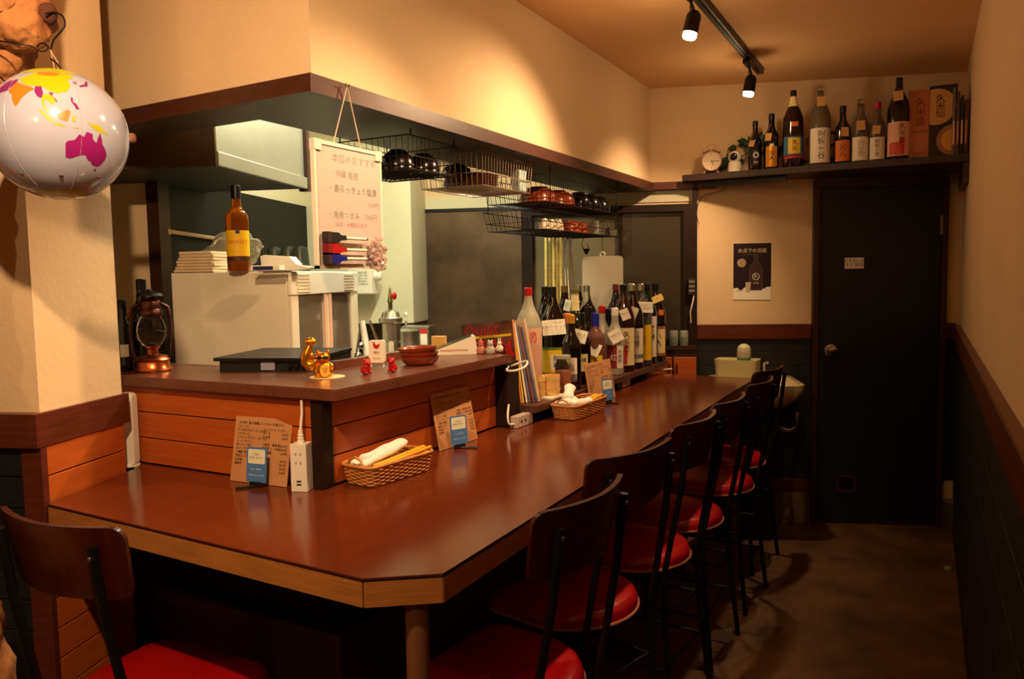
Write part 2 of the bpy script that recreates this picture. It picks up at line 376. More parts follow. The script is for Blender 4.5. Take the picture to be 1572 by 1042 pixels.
# orange kitchen cabinet under the sill
cx0, cx1 = bw(960, 555).x, bw(1067, 555).x
K = thing('kitchen_cabinet', 'orange wooden base cabinet below the dark window at the far end', 'cabinet', BW, TH)
b = bm_(); box(b, cx0, cx1, -.13, -.002, 0, .982); obj('body', b, darkwood, K)
n_ = 3
for i in range(n_):
    a = cx0+(cx1-cx0)*i/n_; c = cx0+(cx1-cx0)*(i+1)/n_
    b = bm_(); box(b, a+.004, c-.004, -.148, -.131, .1, .945, bev=.003); dr = obj('door', b, orangew, K)
    b = bm_(); hx = c-.02 if i % 2 else a+.02
    tube(b, [(hx, -.148, .86), (hx, -.166, .865), (hx, -.166, .905), (hx, -.148, .91)], .004, 6); obj('handle', b, oldm, dr, smooth=60)
# ================================================================ COUNTER
ZC = .885
C = thing('dining_counter', 'long mahogany laminate L-shaped counter with oak edge band', 'counter', (0, 0, 0))
pl = [(-1.828, 1.087), (-.852, 1.040), (-.738, 1.120), (-.738, 3.95), (-1.305, 3.95), (-1.305, 1.462), (-2.02, 1.462), (-1.945, 1.405)]
def inset_poly(pts, d):
    out = []; n = len(pts)
    for i in range(n):
        p0, p1, p2 = Vector(pts[i-1]), Vector(pts[i]), Vector(pts[(i+1) % n])
        e1 = (p1-p0).normalized(); e2 = (p2-p1).normalized(); n1 = Vector((-e1.y, e1.x)); n2 = Vector((-e2.y, e2.x))
        b_ = n1+n2; out.append(tuple(p1 + b_*(d/max(.3, 1+n1.dot(n2)))))
    return out
b = bm_(); prism(b, pl, ZC-.003, ZC); obj('laminate_top', b, counterw, C)
b = bm_(); prism(b, inset_poly(pl, .004), ZC-.053, ZC-.0078); obj('core_board', b, postw, C)
b = bm_(); prism(b, inset_poly(pl, .0003), ZC-.0075, ZC-.0032); obj('seam_line', b, mat('seam_dark', (46, 14, 10), .5), C)
def edge_strip(p, q, m, name='edge_band', z0=ZC-.053, z1=ZC-.0078, t=.004):
    p, q = Vector(p), Vector(q); d = q-p; L = d.length; a = math.atan2(d.y, d.x)
    b = bm_(); box(b, .0016, L-.0016, 0, t, z0, z1); o = obj(name, b, m, C, loc=(p.x, p.y, 0), rot=(0, 0, a)); return o
edge_strip((-1.828, 1.087), (-.852, 1.040), oak); edge_strip((-.852, 1.040), (-.738, 1.120), oak); edge_strip((-.738, 1.120), (-.738, 3.95), oak); edge_strip((-.738, 3.95), (-1.305, 3.95), oak)
b = bm_(); lathe(b, [(.021, 0), (.021, .832)], 20, Matrix.Translation((-.80, 1.125, 0))); obj('leg', b, mat('leg_wood', (130, 82, 58), .5), C, smooth=40)
b = bm_(); lathe(b, [(.021, 0), (.021, .832)], 20, Matrix.Translation((-.80, 3.8, 0))); obj('leg', b, MC['leg_wood'], C, smooth=40)
# front of the bar: panel body and planks
bm = bm_(); prism(bm, [(-2.3, 1.475), (-1.325, 1.475), (-1.325, 2.34), (-1.40, 2.34), (-1.40, 1.66), (-2.3, 1.66)], 0, 1.108)
BF = thing('serving_bar', 'raised bar with mahogany top and orange plank front behind the lower counter', 'bar', (0, 0, 0))
obj('body', bm, postw, BF); KB = 1.0654; ZT = 1.139
planks(BF, (-1.325, 1.490), (0, 1), .85, .885, 1.108, .0745, orangew, (1, 0), depth=.017)
planks(BF, (-2.25, 1.475), (1, 0), .92, .885, 1.108, .0745, orangew, (0, -1), depth=.013)
b = bm_(); box(b, -1.336, -1.300, 1.452, 1.492, .885, 1.108, bev=.002); obj('corner_post', b, postw, BF)
# lower base under the counter
b = bm_(); prism(b, [(-1.9, 1.42), (-1.24, 1.42), (-1.24, 3.9), (-1.31, 3.9), (-1.31, 1.474), (-1.9, 1.474)], 0, .54); obj('kick_panel', b, mat('kick_wood', (52, 28, 22), .5, var=.2), BF)
b = bm_(); box(b, -1.32, -1.30, 2.34, 3.9, .541, .884); obj('under_panel', b, postw, BF)
# raised bar top
b = bm_(); prism(b, [(x*KB, min(y*KB, 2.34)) for x, y in [(-2.06, 1.352), (-1.166, 1.352), (-1.166, 2.225), (-1.43, 2.225), (-1.43, 1.60), (-2.06, 1.60)]], ZT-.030, ZT, bev=.003)
BT = BF; obj('bar_slab', b, bartopw, BT)
b = bm_(); box(b, -1.46*KB, -1.431*KB, 1.66*KB, 2.32, 1.08, 1.163); box(b, -2.06*KB, -1.46*KB, 1.602*KB, 1.63*KB, 1.08, 1.1395); obj('back_rail', b, bartopw, BT)
# end post of the bar and the bottle ledge
b = bm_(); box(b, -1.345, -1.262, 2.342, 2.43, .887, 1.110, bev=.003); PO = obj('bar_end_post', b, postw); PO['label'] = 'dark wooden post where the bar top ends'; PO['category'] = 'post'
LG = thing('bottle_ledge', 'long dark wooden ledge carrying the row of bottles along the counter', 'shelf')
b = bm_(); box(b, -1.56, -1.198, 2.435, 4.02, .924, .950, bev=.002); obj('board', b, mat('ledge_wood', (86, 52, 38), .35, var=.25, vs_=6, stretch=(8, 1, 1)), LG)
b = bm_(); box(b, -1.30, -1.285, 2.435, 3.93, .887, .923); obj('riser', b, postw, LG)
b = bm_(); box(b, -1.56, -1.44, 2.435, 4.02, 0, .923); obj('back_panel', b, postw, LG)

# ================================================================ STOOLS
def D_outline(w, df, db, n=10):
    """seat outline: straight rounded front at +y, round back at -y"""
    o = []; h = w/2; r = .06
    for i in range(5): a = R(0+90*i/4); o.append((h-r+r*math.cos(a), df-r+r*math.sin(a)))
    for i in range(5): a = R(90+90*i/4); o.append((-h+r+r*math.cos(a), df-r+r*math.sin(a)))
    for i in range(1, 2*n): a = PI + PI*i/(2*n); o.append((h*.99*math.cos(a), .0+db*math.sin(a)))
    return o
def cushion(bm, outline, z0, h):
    levels = [(1.0, z0), (1.0, z0+h*.45), (.965, z0+h*.78), (.88, z0+h*.95), (.6, z0+h*1.04), (.25, z0+h*1.07)]
    rings = [[bm.verts.new((x*s, y*s, z)) for x, y in outline] for s, z in levels]
    n = len(outline)
    for a, b_ in zip(rings, rings[1:]):
        for i in range(n): bm.faces.new((a[i], a[(i+1) % n], b_[(i+1) % n], b_[i]))
    bm.faces.new(rings[-1]); bm.faces.new(list(reversed(rings[0])))
def make_stool():
    t = thing('bar_stool', '', 'stool')
    ol = D_outline(.385, .165, .185)
    b = bm_(); cushion(b, ol, .485, .042); obj('seat', b, redv, t, smooth=50)
    b = bm_(); tube(b, [(x*1.01, y*1.01, .487) for x, y in ol], .004, 6, closed=True); obj('piping', b, pipem, t, smooth=60)
    b = bm_(); prism(b, [(x*.97, y*.97) for x, y in ol], .470, .4845); obj('seat_pan', b, blackm, t)
    # curved plywood back
    b = bm_(); n = 22; rad = .40; hw = .186; a1 = math.asin(hw/rad); cyb = -.232+rad
    front = []; back = []
    for i in range(n+1):
        s = math.sin((-1+2*i/n)*PI/2); a = s*a1; e = abs(s)
        zt = .952 - (.026*(1-math.sqrt(max(0, 1-max(0, (e-.86)/.14)**2)))) + .004*e; zb = .805 + .006*e + .018*(1-math.sqrt(max(0, 1-max(0, (e-.90)/.10)**2)))
        col_f = []; col_b = []
        for j in range(6):
            z = zb+(zt-zb)*j/5; wsc = 1+.05*(j/5-.6)*(1 if e > .5 else e*2); lean = (z-.79)*-.16
            for rr, cl in ((rad, col_b), (rad-.012, col_f)):
                cl.append(b.verts.new((rr*math.sin(a)*wsc, cyb-rr*math.cos(a)+lean, z)))
        front.append(col_f); back.append(col_b)
    for i in range(n):
        for j in range(5):
            b.faces.new((front[i][j], front[i+1][j], front[i+1][j+1], front[i][j+1])); b.faces.new((back[i][j], back[i][j+1], back[i+1][j+1], back[i+1][j]))
        b.faces.new((front[i][5], front[i+1][5], back[i+1][5], back[i][5])); b.faces.new((front[i][0], back[i][0], back[i+1][0], front[i+1][0]))
    for i in (0, n):
        for j in range(5): b.faces.new((front[i][j], front[i][j+1], back[i][j+1], back[i][j]))
    BR = obj('backrest', b, seatw, t, smooth=40)
    for s in (-1, 1):
        for z in (.84, .90):
            b = bm_(); ball(b, (s*.140, -.226-(z-.79)*.16, z), .006, u=8, v=6); obj('screw', b, chrome, BR, smooth=60)
    for s in (-1, 1):
        b = bm_(); tube(b, [(s*.168, -.205, 0), (s*.150, -.175, .30), (s*.146, -.165, .47), (s*.145, -.190, .60), (s*.141, -.222, .77), (s*.140, -.240, .92)], .0095, 10); obj('rear_leg', b, blackm, t, smooth=60)
        b = bm_(); tube(b, [(s*.168, .185, 0), (s*.150, .15, .25), (s*.135, .12, .472)], .0095, 10); obj('front_leg', b, blackm, t, smooth=60)
    b = bm_()
    for z, k in ((.185, .97), (.33, .9)):
        xx = .155*k/.97+.0; yy = .165
        pts = [(-xx, yy*k, z), (xx, yy*k, z), (xx, -yy*1.08*k, z), (-xx, -yy*1.08*k, z)]
        for i in range(4): tube(b, [pts[i], pts[(i+1) % 4]], .006, 8)
    obj('foot_rail', b, blackm, t, smooth=60)
    return t
st0 = make_stool()
ST = [(-1.485, 1.11, 1, 'red-seated bar stool at the short end of the counter beside the pillar'),
      (-.834, 1.50, 84, 'nearest red-seated bar stool on the aisle side, closest to the counter corner'),
      (-.869, 1.972, 74, 'second red-seated bar stool from the counter corner, back turned outward'),
      (-.844, 2.43, 85, 'third red-seated bar stool from the counter corner along the aisle'),
      (-.834, 2.85, 86, 'fourth red-seated bar stool from the counter corner along the aisle'),
      (-.82, 3.37, 86, 'fifth red-seated bar stool from the counter corner, second from the sink'),
      (-.856, 3.84, 80, 'farthest red-seated bar stool, standing next to the wash basin')]
for i, (x, y, a, lab) in enumerate(ST):
    o = st0 if i == 0 else tree_copy(st0)
    o.location = (x, y, 0); o.rotation_euler = (0, 0, R(a)); o['label'] = lab; o['group'] = 'red bar stools around the counter'

# ================================================================ LIGHT TRACK
T = thing('ceiling_track', 'black lighting track on the ceiling above the counter edge', 'track')
b = bm_(); box(b, -.787, -.753, -.6, 4.2, 2.408, 2.437, bev=.002); obj('rail', b, blackm, T)
b = bm_(); box(b, -.776, -.764, -.55, 4.15, 2.404, 2.4075); obj('slot', b, mat('slot_dark', (5, 5, 5), .6), T)
SL = ['black spotlight at the far end of the ceiling track', 'black spotlight nearer on the ceiling track, top of the frame']
for i, (y, x, aim, W_, cone) in enumerate(SPOTS):
    t = thing('spotlight', SL[i] if i < 2 else ('black spotlight on the track above the bar corner', 'black spotlight on the track above the viewer', 'black spotlight at the near end of the ceiling track')[i-2], 'spotlight', (x, y, 0), 0, 'spotlights on the ceiling track')
    b = bm_(); box(b, -.018, .018, -.05, .05, 2.385, 2.4035, bev=.003); obj('adapter', b, blackm, t)
    L = Vector((0, 0, 2.25)); d = (Vector(aim)-Vector((x, y, 2.25))).normalized()
    d2 = Vector((d.x*.35, d.y*.35, -1)).normalized()
    Mh = Matrix.Translation(L) @ d2.to_track_quat('Z', 'Y').to_matrix().to_4x4()
    top = L - d2*.085
    b = bm_(); tube(b, [(0, 0, 2.386), (0.012, 0, 2.35), top], .0055, 8); tube(b, [(0, .012, 2.386), (-.004, .03, 2.355), (0.0, .02, 2.33), top+Vector((0, .012, 0))], .0025, 6)
    obj('arm', b, blackm, t, smooth=60)
    b = bm_(); lathe(b, [(.0, -.09), (.014, -.09), (.022, -.082), (.027, -.07), (.028, -.012), (.026, -.011), (.024, -.02)], 24, Mh, cap=False); obj('shade', b, blackm, t, smooth=50)
    b = bm_(); lathe(b, [(.0, -.03), (.018, -.03), (.024, -.012), (.025, 0), (.021, .008), (0, .011)], 20, Mh); obj('bulb', b, bulbm, t, smooth=60)
    light('lamp_light', 'SPOT', L + d2*.03, W_, WARM, aim=L+d2*.03+d, parent=t, spot_size=R(cone*2), spot_blend=.9, shadow_soft_size=.022)
    light('lamp_spill', 'POINT', L + d2*.032, W_*.036, WARM, parent=t, shadow_soft_size=.02)
t = thing('fill_lamp', 'added round lamp for the fill light behind the viewer', 'lamp', (-1.0, -1.2, 0)); b = bm_(); lathe(b, [(0, 2.40), (.17, 2.40), (.18, 2.437), (0, 2.437)], 24); obj('diffuser', b, whitep, t)  # added housing for the unseen fill light
t = thing('kitchen_tube_lamp', 'white fluorescent tube lamp on the kitchen ceiling', 'lamp', (-1.93, 2.75, 0), TH+R(90)); b = bm_(); box(b, -.6, .6, -.05, .05, 2.40, 2.437); obj('housing', b, whitep, t)
b = bm_(); tube(b, [(-.57, 0, 2.385), (.57, 0, 2.385)], .013, 12); obj('tube', b, tubem, t, smooth=60)
def facecam(x, y): return math.atan2(-x, y)
def tag(o, label, cat, group=None):
    o['label'] = label; o['category'] = cat
    if group: o['group'] = group
    return o
# ================================================================ BOTTLES
def smooth_prof(pts, n=5):
    out = []
    for i in range(len(pts)-1):
        p0 = pts[max(i-1, 0)]; p1 = pts[i]; p2 = pts[i+1]; p3 = pts[min(i+2, len(pts)-1)]
        for k in range(n):
            t = k/n
            out.append(tuple(.5*((2*p1[j])+(-p0[j]+p2[j])*t+(2*p0[j]-5*p1[j]+4*p2[j]-p3[j])*t*t+(-p0[j]+3*p1[j]-3*p2[j]+p3[j])*t**3) for j in (0, 1)))
    out.append(pts[-1]); return out
KIND = {
 'isshobin': (.0525, .230, smooth_prof([(.0525, .228), (.0505, .252), (.040, .285), (.0245, .318), (.0165, .350), (.0145, .376)]), .376, .016, .396),
 'medium': (.0375, .165, smooth_prof([(.0375, .163), (.035, .182), (.025, .202), (.0165, .225), (.0145, .268)]), .268, .0155, .290),
 'broad': (.043, .165, smooth_prof([(.043, .163), (.040, .185), (.025, .205), (.0165, .222), (.0150, .258)]), .258, .0165, .282),
 'tallflask': (.052, .20, smooth_prof([(.052, .198), (.050, .235), (.036, .262), (.020, .285), (.0175, .33), (.0165, .362)]), .362, .0175, .382),
 'whisky': (.038, .17, smooth_prof([(.038, .168), (.0375, .188), (.030, .205), (.0175, .222), (.0150, .262)]), .262, .0165, .296),
}
def bottle(name, label, loc, kind, glass, capm, labels=(), tagcard=None, group=None, rz=None, sc=1.0, neck=None, capz=None):
    """labels: (material, z0, z1, half-angle deg, centre-angle deg, radius add) ; angles measured from the side that faces the room"""
    Rr, hs, shoulder, zc, rc, H = KIND[kind]
    t = thing(name, label, 'bottle', loc, facecam(loc[0], loc[1]) if rz is None else rz, group)
    t.scale = (sc, sc, sc)
    b = bm_(); lathe(b, [(.0, .004), (Rr*.7, .0), (Rr*.95, .002), (Rr, .010), (Rr, hs*.5)] + [(r, z) for r, z in shoulder] + [(0, zc)], 28)
    obj('glass', b, glass, t, smooth=45)
    cz = capz or zc-.012
    b = bm_(); lathe(b, [(rc, cz), (rc, H-.003), (rc-.003, H), (0, H)], 18, cap=False); obj('cap', b, capm, t, smooth=40)
    if neck:
        b = bm_(); lathe(b, [(r+.0008, z) for r, z in shoulder if z >= neck[1]] , 22, cap=False); obj('neck_wrap', b, neck[0], t, smooth=50)
    for lb in labels:
        mm, z0, z1, ha, ca = lb[:5]
        b = bm_(); arc_strip(b, Rr+.0009, z0, z1, R(-90+ca-ha), R(-90+ca+ha)); lo = obj('label', b, mm, t, smooth=80)
        for tx in lb[5:]:
            s, size, tm, tz, ta = tx
            letter_cyl(s, size, tm, lo, Rr+.0016, tz, R(-90+ta))
    if tagcard:
        mm, z, w, h, tilt, ang = tagcard[:6]; a = R(-90+ang)
        rr = .0525 if kind == 'isshobin' else .040
        c = Vector((math.cos(a)*rr*1.06, math.sin(a)*rr*1.06, z))
        b = bm_(); box(b, -w/2, w/2, -.0005, .0005, -h/2, h/2)
        M = Matrix.Translation(c) @ Matrix.Rotation(a+PI/2, 4, 'Z') @ Matrix.Rotation(R(-12), 4, 'X') @ Matrix.Rotation(R(tilt), 4, 'Y')
        bmesh.ops.transform(b, matrix=M, verts=b.verts[:]); tg = obj('price_tag', b, mm, t)
        me = text_mesh('\n'.join(tagcard[6]) if len(tagcard) > 6 else '常連さま\nキープ', min(h/3.4, w/5)); me.transform(M @ Matrix.Translation((0, -.0009, 0)) @ Matrix.Rotation(R(90), 4, 'X'))
        obj('lettering', me, inkgy, tg)
        b = bm_(); top = M @ Vector((-w*.3, 0, h*.46)); tube(b, [top, (c*.6+Vector((0, 0, .25*z+.0))).xyz*0 + Vector((c.x*.45, c.y*.45, zc-.04)), (0, -.0165, zc-.03)], .0009, 5); obj('string', b, kraft, tg)
    return t
LZ = .9505
G1 = 'bottles standing along the counter ledge'
def lx(px, X): return onx(px, 520, X).y
def led(px, X, *a, **k):
    lab, kind, glass, cap = a[:4]; X *= 1.034; k['sc'] = k.get('sc', 1)*1.03
    return bottle('sake_bottle', lab, (X, lx(px, X), LZ), kind, glass, cap, group=G1, rz=facecam(X, lx(px, X)), **k)
# back row
led(811.9, -1.3722, 'frosted clear large bottle with red cap behind the magazines', 'isshobin', glassf, redm, labels=[(pinkl, .05, .24, 60, 10, (['鶏'], .05, redp, .20, 10))])
led(837.8, -1.4412, 'large dark bottle just right of the frosted one, back row', 'isshobin', gdark, blackm)
led(867.5, -1.4563, 'large dark bottle behind the dark whisky bottle, back row', 'isshobin', gdark, mat('dull_gold_cap', (120, 92, 60), .4, metal=.6))
led(888.9, -1.4797, 'large dark bottle with grey cap behind the cream-necked bottle', 'isshobin', gdark, steel)
led(901.2, -1.3904, 'clear colourless large bottle standing in front of the skewers', 'isshobin', glassc, steel)
led(921, -1.4507, 'large brown bottle left of centre in the back row', 'isshobin', gamber, blackm)
led(930.8, -1.4741, 'large black-brown bottle in front of the cutting board edge', 'isshobin', gdark, blackm)
led(945.9, -1.3412, 'large dark bottle with dull red cap right of the cutting board', 'isshobin', gdark, mat('dull_red_cap', (110, 40, 34), .5))
led(969, -1.316, 'large green glass bottle near the right end of the row', 'isshobin', ggreen, mat('pale_green_cap', (150, 160, 120), .5))
# front row, large
led(849, -1.354, 'large dark bottle with yellow label and white writing card', 'isshobin', gdark, blackm,
    labels=[(yellow, .045, .145, 78, 0, ), (greenp, .138, .150, 78, 0), (whitel, .058, .120, 26, 14, (['結', '福'], .030, inkb, .089, 14)), (yellow, .215, .246, 40, -10)],
    tagcard=(paper, .232, .095, .062, -4, 4, ['いつもの', '水割りセット', '二〇二〇']))
led(957, -1.2186, 'large amber bottle with cream label and red brush painting', 'isshobin', gamber, blackm,
    labels=[(creamlab, .03, .20, 62, 4, (['久', '米', '島'], .034, inkb, .135, 16)), (redp, .035, .10, 24, -6), (redp, .07, .125, 9, 12)], tagcard=(paper, .262, .04, .05, -20, 8))
led(971, -1.2186, 'large dark bottle with white label and green stripe', 'isshobin', gdark, steel,
    labels=[(whitel, .03, .19, 60, 6, (['高', '樽'], .042, inkb, .135, 16)), (greenp, .048, .068, 60, 6)], tagcard=(paper, .262, .034, .055, 22, 6))
led(984.3, -1.2114, 'large grey-blue glass bottle with silver cap and yellow label', 'isshobin', gblue, steel,
    labels=[(yellow, .03, .20, 62, 4, (['特', '選'], .028, goldp, .125, 14)), (goldp, .262, .275, 20, 5)], tagcard=(paper, .285, .085, .052, 3, 16, ['ボトルキープ', '一ヶ月まで']))
led(993.2, -1.2186, 'large dark bottle with white label, second from the right end', 'isshobin', gdgreen, blackm,
    labels=[(whitel, .035, .235, 52, 8, (['豊', '穣'], .042, inkb, .15, 24))])
led(1006.1, -1.2089, 'large dark bottle with brown picture label at the right end of the ledge', 'isshobin', gdark, blackm,
    labels=[(brownl, .03, .18, 58, 14, (['八', '人'], .036, inkb, .11, 16)), (creamlab, .045, .165, 30, 34), (orange, .235, .262, 16, 34)], tagcard=(mat('cream_tag', (226, 196, 110), .7), .318, .06, .034, -22, 10, ['柳']))
# front row, smaller
led(876.9, -1.2074, 'small dark bottle with narrow white label, left of a pair', 'medium', gdark, goldp, labels=[(whitel, .035, .125, 26, 8, (['紫', '蘇'], .014, inkgy, .085, 8)), (mat('violet_print', (120, 96, 150), .6), .035, .062, 26, 8)])
led(892.7, -1.2267, 'small dark bottle with narrow cream label, right of a pair', 'medium', gdark, gdgreen, labels=[(creamlab, .055, .125, 34, 6, (['梅'], .02, inkb, .10, 14))], tagcard=(paper, .198, .062, .052, 14, -12))
led(871, -1.3346, 'broad dark whisky bottle with orange neck band', 'broad', gdark, orange, neck=(orange, .235))
led(883.1, -1.375, 'dark bottle with cream neck wrap and olive band', 'tallflask', gdgreen, mat('olive_cap', (96, 92, 40), .5), neck=(creamlab, .285), tagcard=(paper, .31, .045, .05, 8, -50))
led(904, -1.2894, 'slim dark bottle with brown neck in the middle of the row', 'medium', gdark, blackm, sc=1.05)
led(914.1, -1.2282, 'round pinkish plum-wine bottle with blue cap', 'broad', gplum, blue, capz=.225, labels=[(yellow, .035, .105, 40, 0, (['久', '米'], .03, inkb, .06, 6))], tagcard=(paper, .13, .045, .055, 24, -4))
led(924.5, -1.3011, 'frosted small bottle with red cap', 'medium', glassf, redm, sc=1.04, labels=[(goldp, .03, .12, 50, 0, (['大'], .03, inkb, .07, 0))], tagcard=(paper, .155, .075, .055, -6, 4))
led(934.3, -1.3054, 'slim black small bottle beside the red-capped one', 'medium', gdark, blackm, sc=.98, labels=[(whitel, .03, .11, 40, 8)])
led(943.9, -1.2089, 'small frosted bottle with cream cap and dark red label', 'medium', glassf, whitep, sc=1.02, labels=[(mat('wine_print', (130, 24, 34), .6), .03, .13, 50, -14, (['紅'], .03, whitel, .075, -10)), (whitel, .03, .13, 24, 36, (['芋', '焼', '酎'], .020, inkb, .08, 34))], tagcard=(paper, .17, .055, .055, -28, 6))
# bonito jar, wooden cups, white tray
P = onx(865, 600, -1.24); J = thing('flake_jar', 'clear glass jar of dried flakes beside the pair of small bottles', 'jar', (-1.24, P.y, LZ), 0)
b = bm_(); lathe(b, [(0, 0), (.03, 0), (.032, .004), (.032, .11), (.026, .122), (.026, .132)], 24); obj('glass', b, glassc, J, smooth=50)
b = bm_(); lathe(b, [(0, .004), (.0295, .004), (.0295, .085), (0, .09)], 20); o = obj('flakes', b, mat('dried_flakes', (206, 140, 100), .9, var=.5, vs_=60, bump=.6, bs=90, col2=(150, 70, 48)), J); o['kind'] = 'stuff'
b = bm_(); lathe(b, [(.029, .133), (.029, .146), (.0, .148)], 24); obj('lid', b, glassf, J, smooth=40)
P = onz(846, 606, LZ)
t = thing('paper_tray', 'small white tray at the near end of the ledge under the wooden cups', 'tray', (-1.262, 2.635, LZ)); b = bm_(); prism(b, rrect(.115, .12, .01), 0, .006); obj('plate', b, whitep, t)
cupm = mat('pale_wood_cup', (226, 180, 110), .5, var=.12, vs_=10, stretch=(1, 1, 8))
for i, (px, X, lab) in enumerate(((852, -1.244, 'pale wooden sake cup, the nearer of two by the magazines'), (838, -1.275, 'pale wooden sake cup half hidden behind its twin by the magazines'))):
    y = (2.655, 2.59)[i]
    t = thing('wooden_cup', lab, 'cup', (X, y + i*.0, LZ+.0065), 0, 'wooden cups on the ledge')
    b = bm_(); lathe(b, [(0, 0), (.031, 0), (.033, .003), (.034, .075), (.0305, .075), (.030, .006), (0, .006)], 26); obj('cup', b, cupm, t, smooth=40)
    for z in (.016, .058):
        b = bm_(); lathe(b, [(.0335, z), (.0352, z), (.0352, z+.006), (.0335, z+.006)], 26, cap=False); obj('band', b, bamboo, t)
# ================================================================ MAGAZINES
mg = 'magazines leaning on the counter ledge'
def magazine(label, y, th, w, h, lean, cover, spine, x1=-1.232, tilt=-11, name='magazine', z0=.952):
    t = thing(name, label, 'magazine' if name == 'magazine' else 'folder', (x1, y, z0), 0, mg)
    t.rotation_euler = (0, R(-lean), R(tilt))
    b = bm_(); box(b, -w, -.001, .0008, th-.0008, .002, h-.001); obj('pages', b, paper, t)
    b = bm_(); box(b, -w-.002, 0, 0, .0007, 0, h); cv = obj('cover', b, cover, t)
    b = bm_(); box(b, -w-.002, 0, th-.0007, th, 0, h); obj('back_cover', b, cover, t)
    b = bm_(); box(b, 0, .0012, 0, th, 0, h); sp = obj('spine', b, spine, t)
    return t, cv, sp
covm = mat('magazine_cover_brown', (120, 70, 56), .25, var=.5, vs_=14, col2=(52, 26, 24))
t, cv, sp = magazine('magazine with red graffiti lettering on its dark cover, front of the leaning row', 2.455, .009, .245, .300, 6, covm, mat('orange_spine', (214, 140, 84), .5), x1=-1.272)
letter('Quiet', .074, redm, cv, (-.150, -.0012, .272)); letter('URBAN', .072, redm, cv, (-.128, -.0012, .205), res=2)
b = bm_(); box(b, -.235, -.01, -.0012, -.0004, .243, .252); obj('title_strip', b, yellow, cv)
letter('SPECIAL ISSUE 2019', .010, inkb, cv, (-.12, -.002, .2475))
for k, (u0, v0, r_) in enumerate(((-.19, .17, .035), (-.10, .14, .04), (-.03, .18, .03), (-.022, .12, .022), (-.03, .06, .026))):
    b = bm_(); pts = [(u0+r_*(1+.5*math.sin(5*a+k))*math.cos(a)*.6, v0+r_*(1+.4*math.cos(4*a))*math.sin(a)*1.2) for a in [2*PI*i/24 for i in range(24)]]
    prism(b, pts, 0, .0006, Matrix.Translation((0, -.0004, 0)) @ Matrix.Rotation(R(90), 4, 'X')); obj('paint_splash', b, redm, cv)
specs = [('thin magazine with yellow spine top, second in the leaning row', yellow, .008, 8, 'grey_blue_spine'), ('white-spined magazine, third in the leaning row', whitel, .009, 10, None), ('thin grey-blue magazine, fourth in the leaning row', mat('slate_spine', (104, 108, 132), .5), .008, 11.5, None), ('magazine with brown and red spine, fifth in the leaning row', mat('brown_spine', (130, 76, 62), .5), .009, 13, None), ('dark blue magazine, last before the translucent folder', mat('navy_spine', (70, 76, 110), .5), .008, 14, None)]
y = 2.466
for i, (lab, sm, th, ln, _) in enumerate(specs):
    magazine(lab, y, th, .225, .292-.004*i, ln, covm if i % 2 else mat('grey_cover', (130, 120, 120), .4, var=.4, vs_=18), sm, x1=-1.268+.008*i); y += th+.002
t, cv, sp = magazine('translucent beige document folder behind the magazines', y+.002, .012, .225, .305, 12, mat('beige_film', (206, 178, 150), .3, var=.15, vs_=6), mat('beige_film_spine', (210, 182, 150), .35), x1=-1.232, name='document_folder')
# ================================================================ BAR TOP THINGS
ZB = 1.1395
def base(px, py, z=ZB): p = onz(px, py, z); return Vector((p.x, p.y, z))
# oil lantern
p = base(231, 570); t = thing('oil_lantern', 'old bronze oil lantern with copper tank at the left end of the bar', 'lantern', (p.x, p.y+.01, ZB), R(50))
b = bm_(); lathe(b, [(0, 0), (.052, 0), (.054, .006), (.048, .014), (.046, .030), (.050, .036), (.040, .046), (.018, .052), (.014, .052)], 32); obj('fuel_tank', b, copper, t, smooth=40)
b = bm_(); lathe(b, [(.016, .052), (.016, .066), (.022, .070), (.022, .076), (.008, .086), (0, .088)], 20); obj('burner', b, copper, t, smooth=40)
b = bm_(); lathe(b, [(.026, .078), (.038, .10), (.041, .122), (.036, .148), (.027, .164)], 28, cap=False); obj('chimney_glass', b, glassc, t, smooth=80)
b = bm_(); lathe(b, [(.027, .164), (.034, .168), (.034, .180), (.029, .186), (.030, .205), (.024, .214), (.018, .216), (.018, .222)], 28); obj('hood', b, oldm, t, smooth=40)
b = bm_(); lathe(b, [(.018, .224), (.038, .224), (.034, .232), (.012, .238), (.006, .244), (0, .244)], 28); obj('cap', b, blackm, t, smooth=40)
for s in (-1, 1):
    b = bm_(); tube(b, [(s*.042, 0, .034), (s*.052, 0, .048), (s*.055, 0, .09), (s*.054, 0, .16), (s*.048, 0, .19), (s*.030, 0, .200)], .0058, 10); obj('side_tube', b, oldm, t, smooth=60)
b = bm_(); tube(b, [(-.054, 0, .165), (-.058, -.02, .12), (-.05, -.045, .07), (0, -.062, .052), (.05, -.045, .07), (.058, -.02, .12), (.054, 0, .165)], .0014, 6); obj('bail_handle', b, wirem, t)
b = bm_()
for k in range(2): tube(b, [(.043*math.cos(a), .043*math.sin(a), .105+.02*math.sin(a*1+k*PI)) for a in [2*PI*i/20 for i in range(20)]], .0012, 6, closed=True)
obj('glass_guard', b, wirem, t)
p = base(199, 569); bottle('beer_bottle', 'dark brown bottle behind the oil lantern', (p.x-.01, p.y+.062, ZB), 'medium', gdark, blackm, sc=.95)
p = base(192, 571); bottle('beer_bottle', 'small dark bottle with white crest, cut off by the pillar', (p.x-.025, p.y+.02, ZB), 'medium', gdark, blackm, sc=.74, labels=[(whitel, .06, .11, 24, 0)])
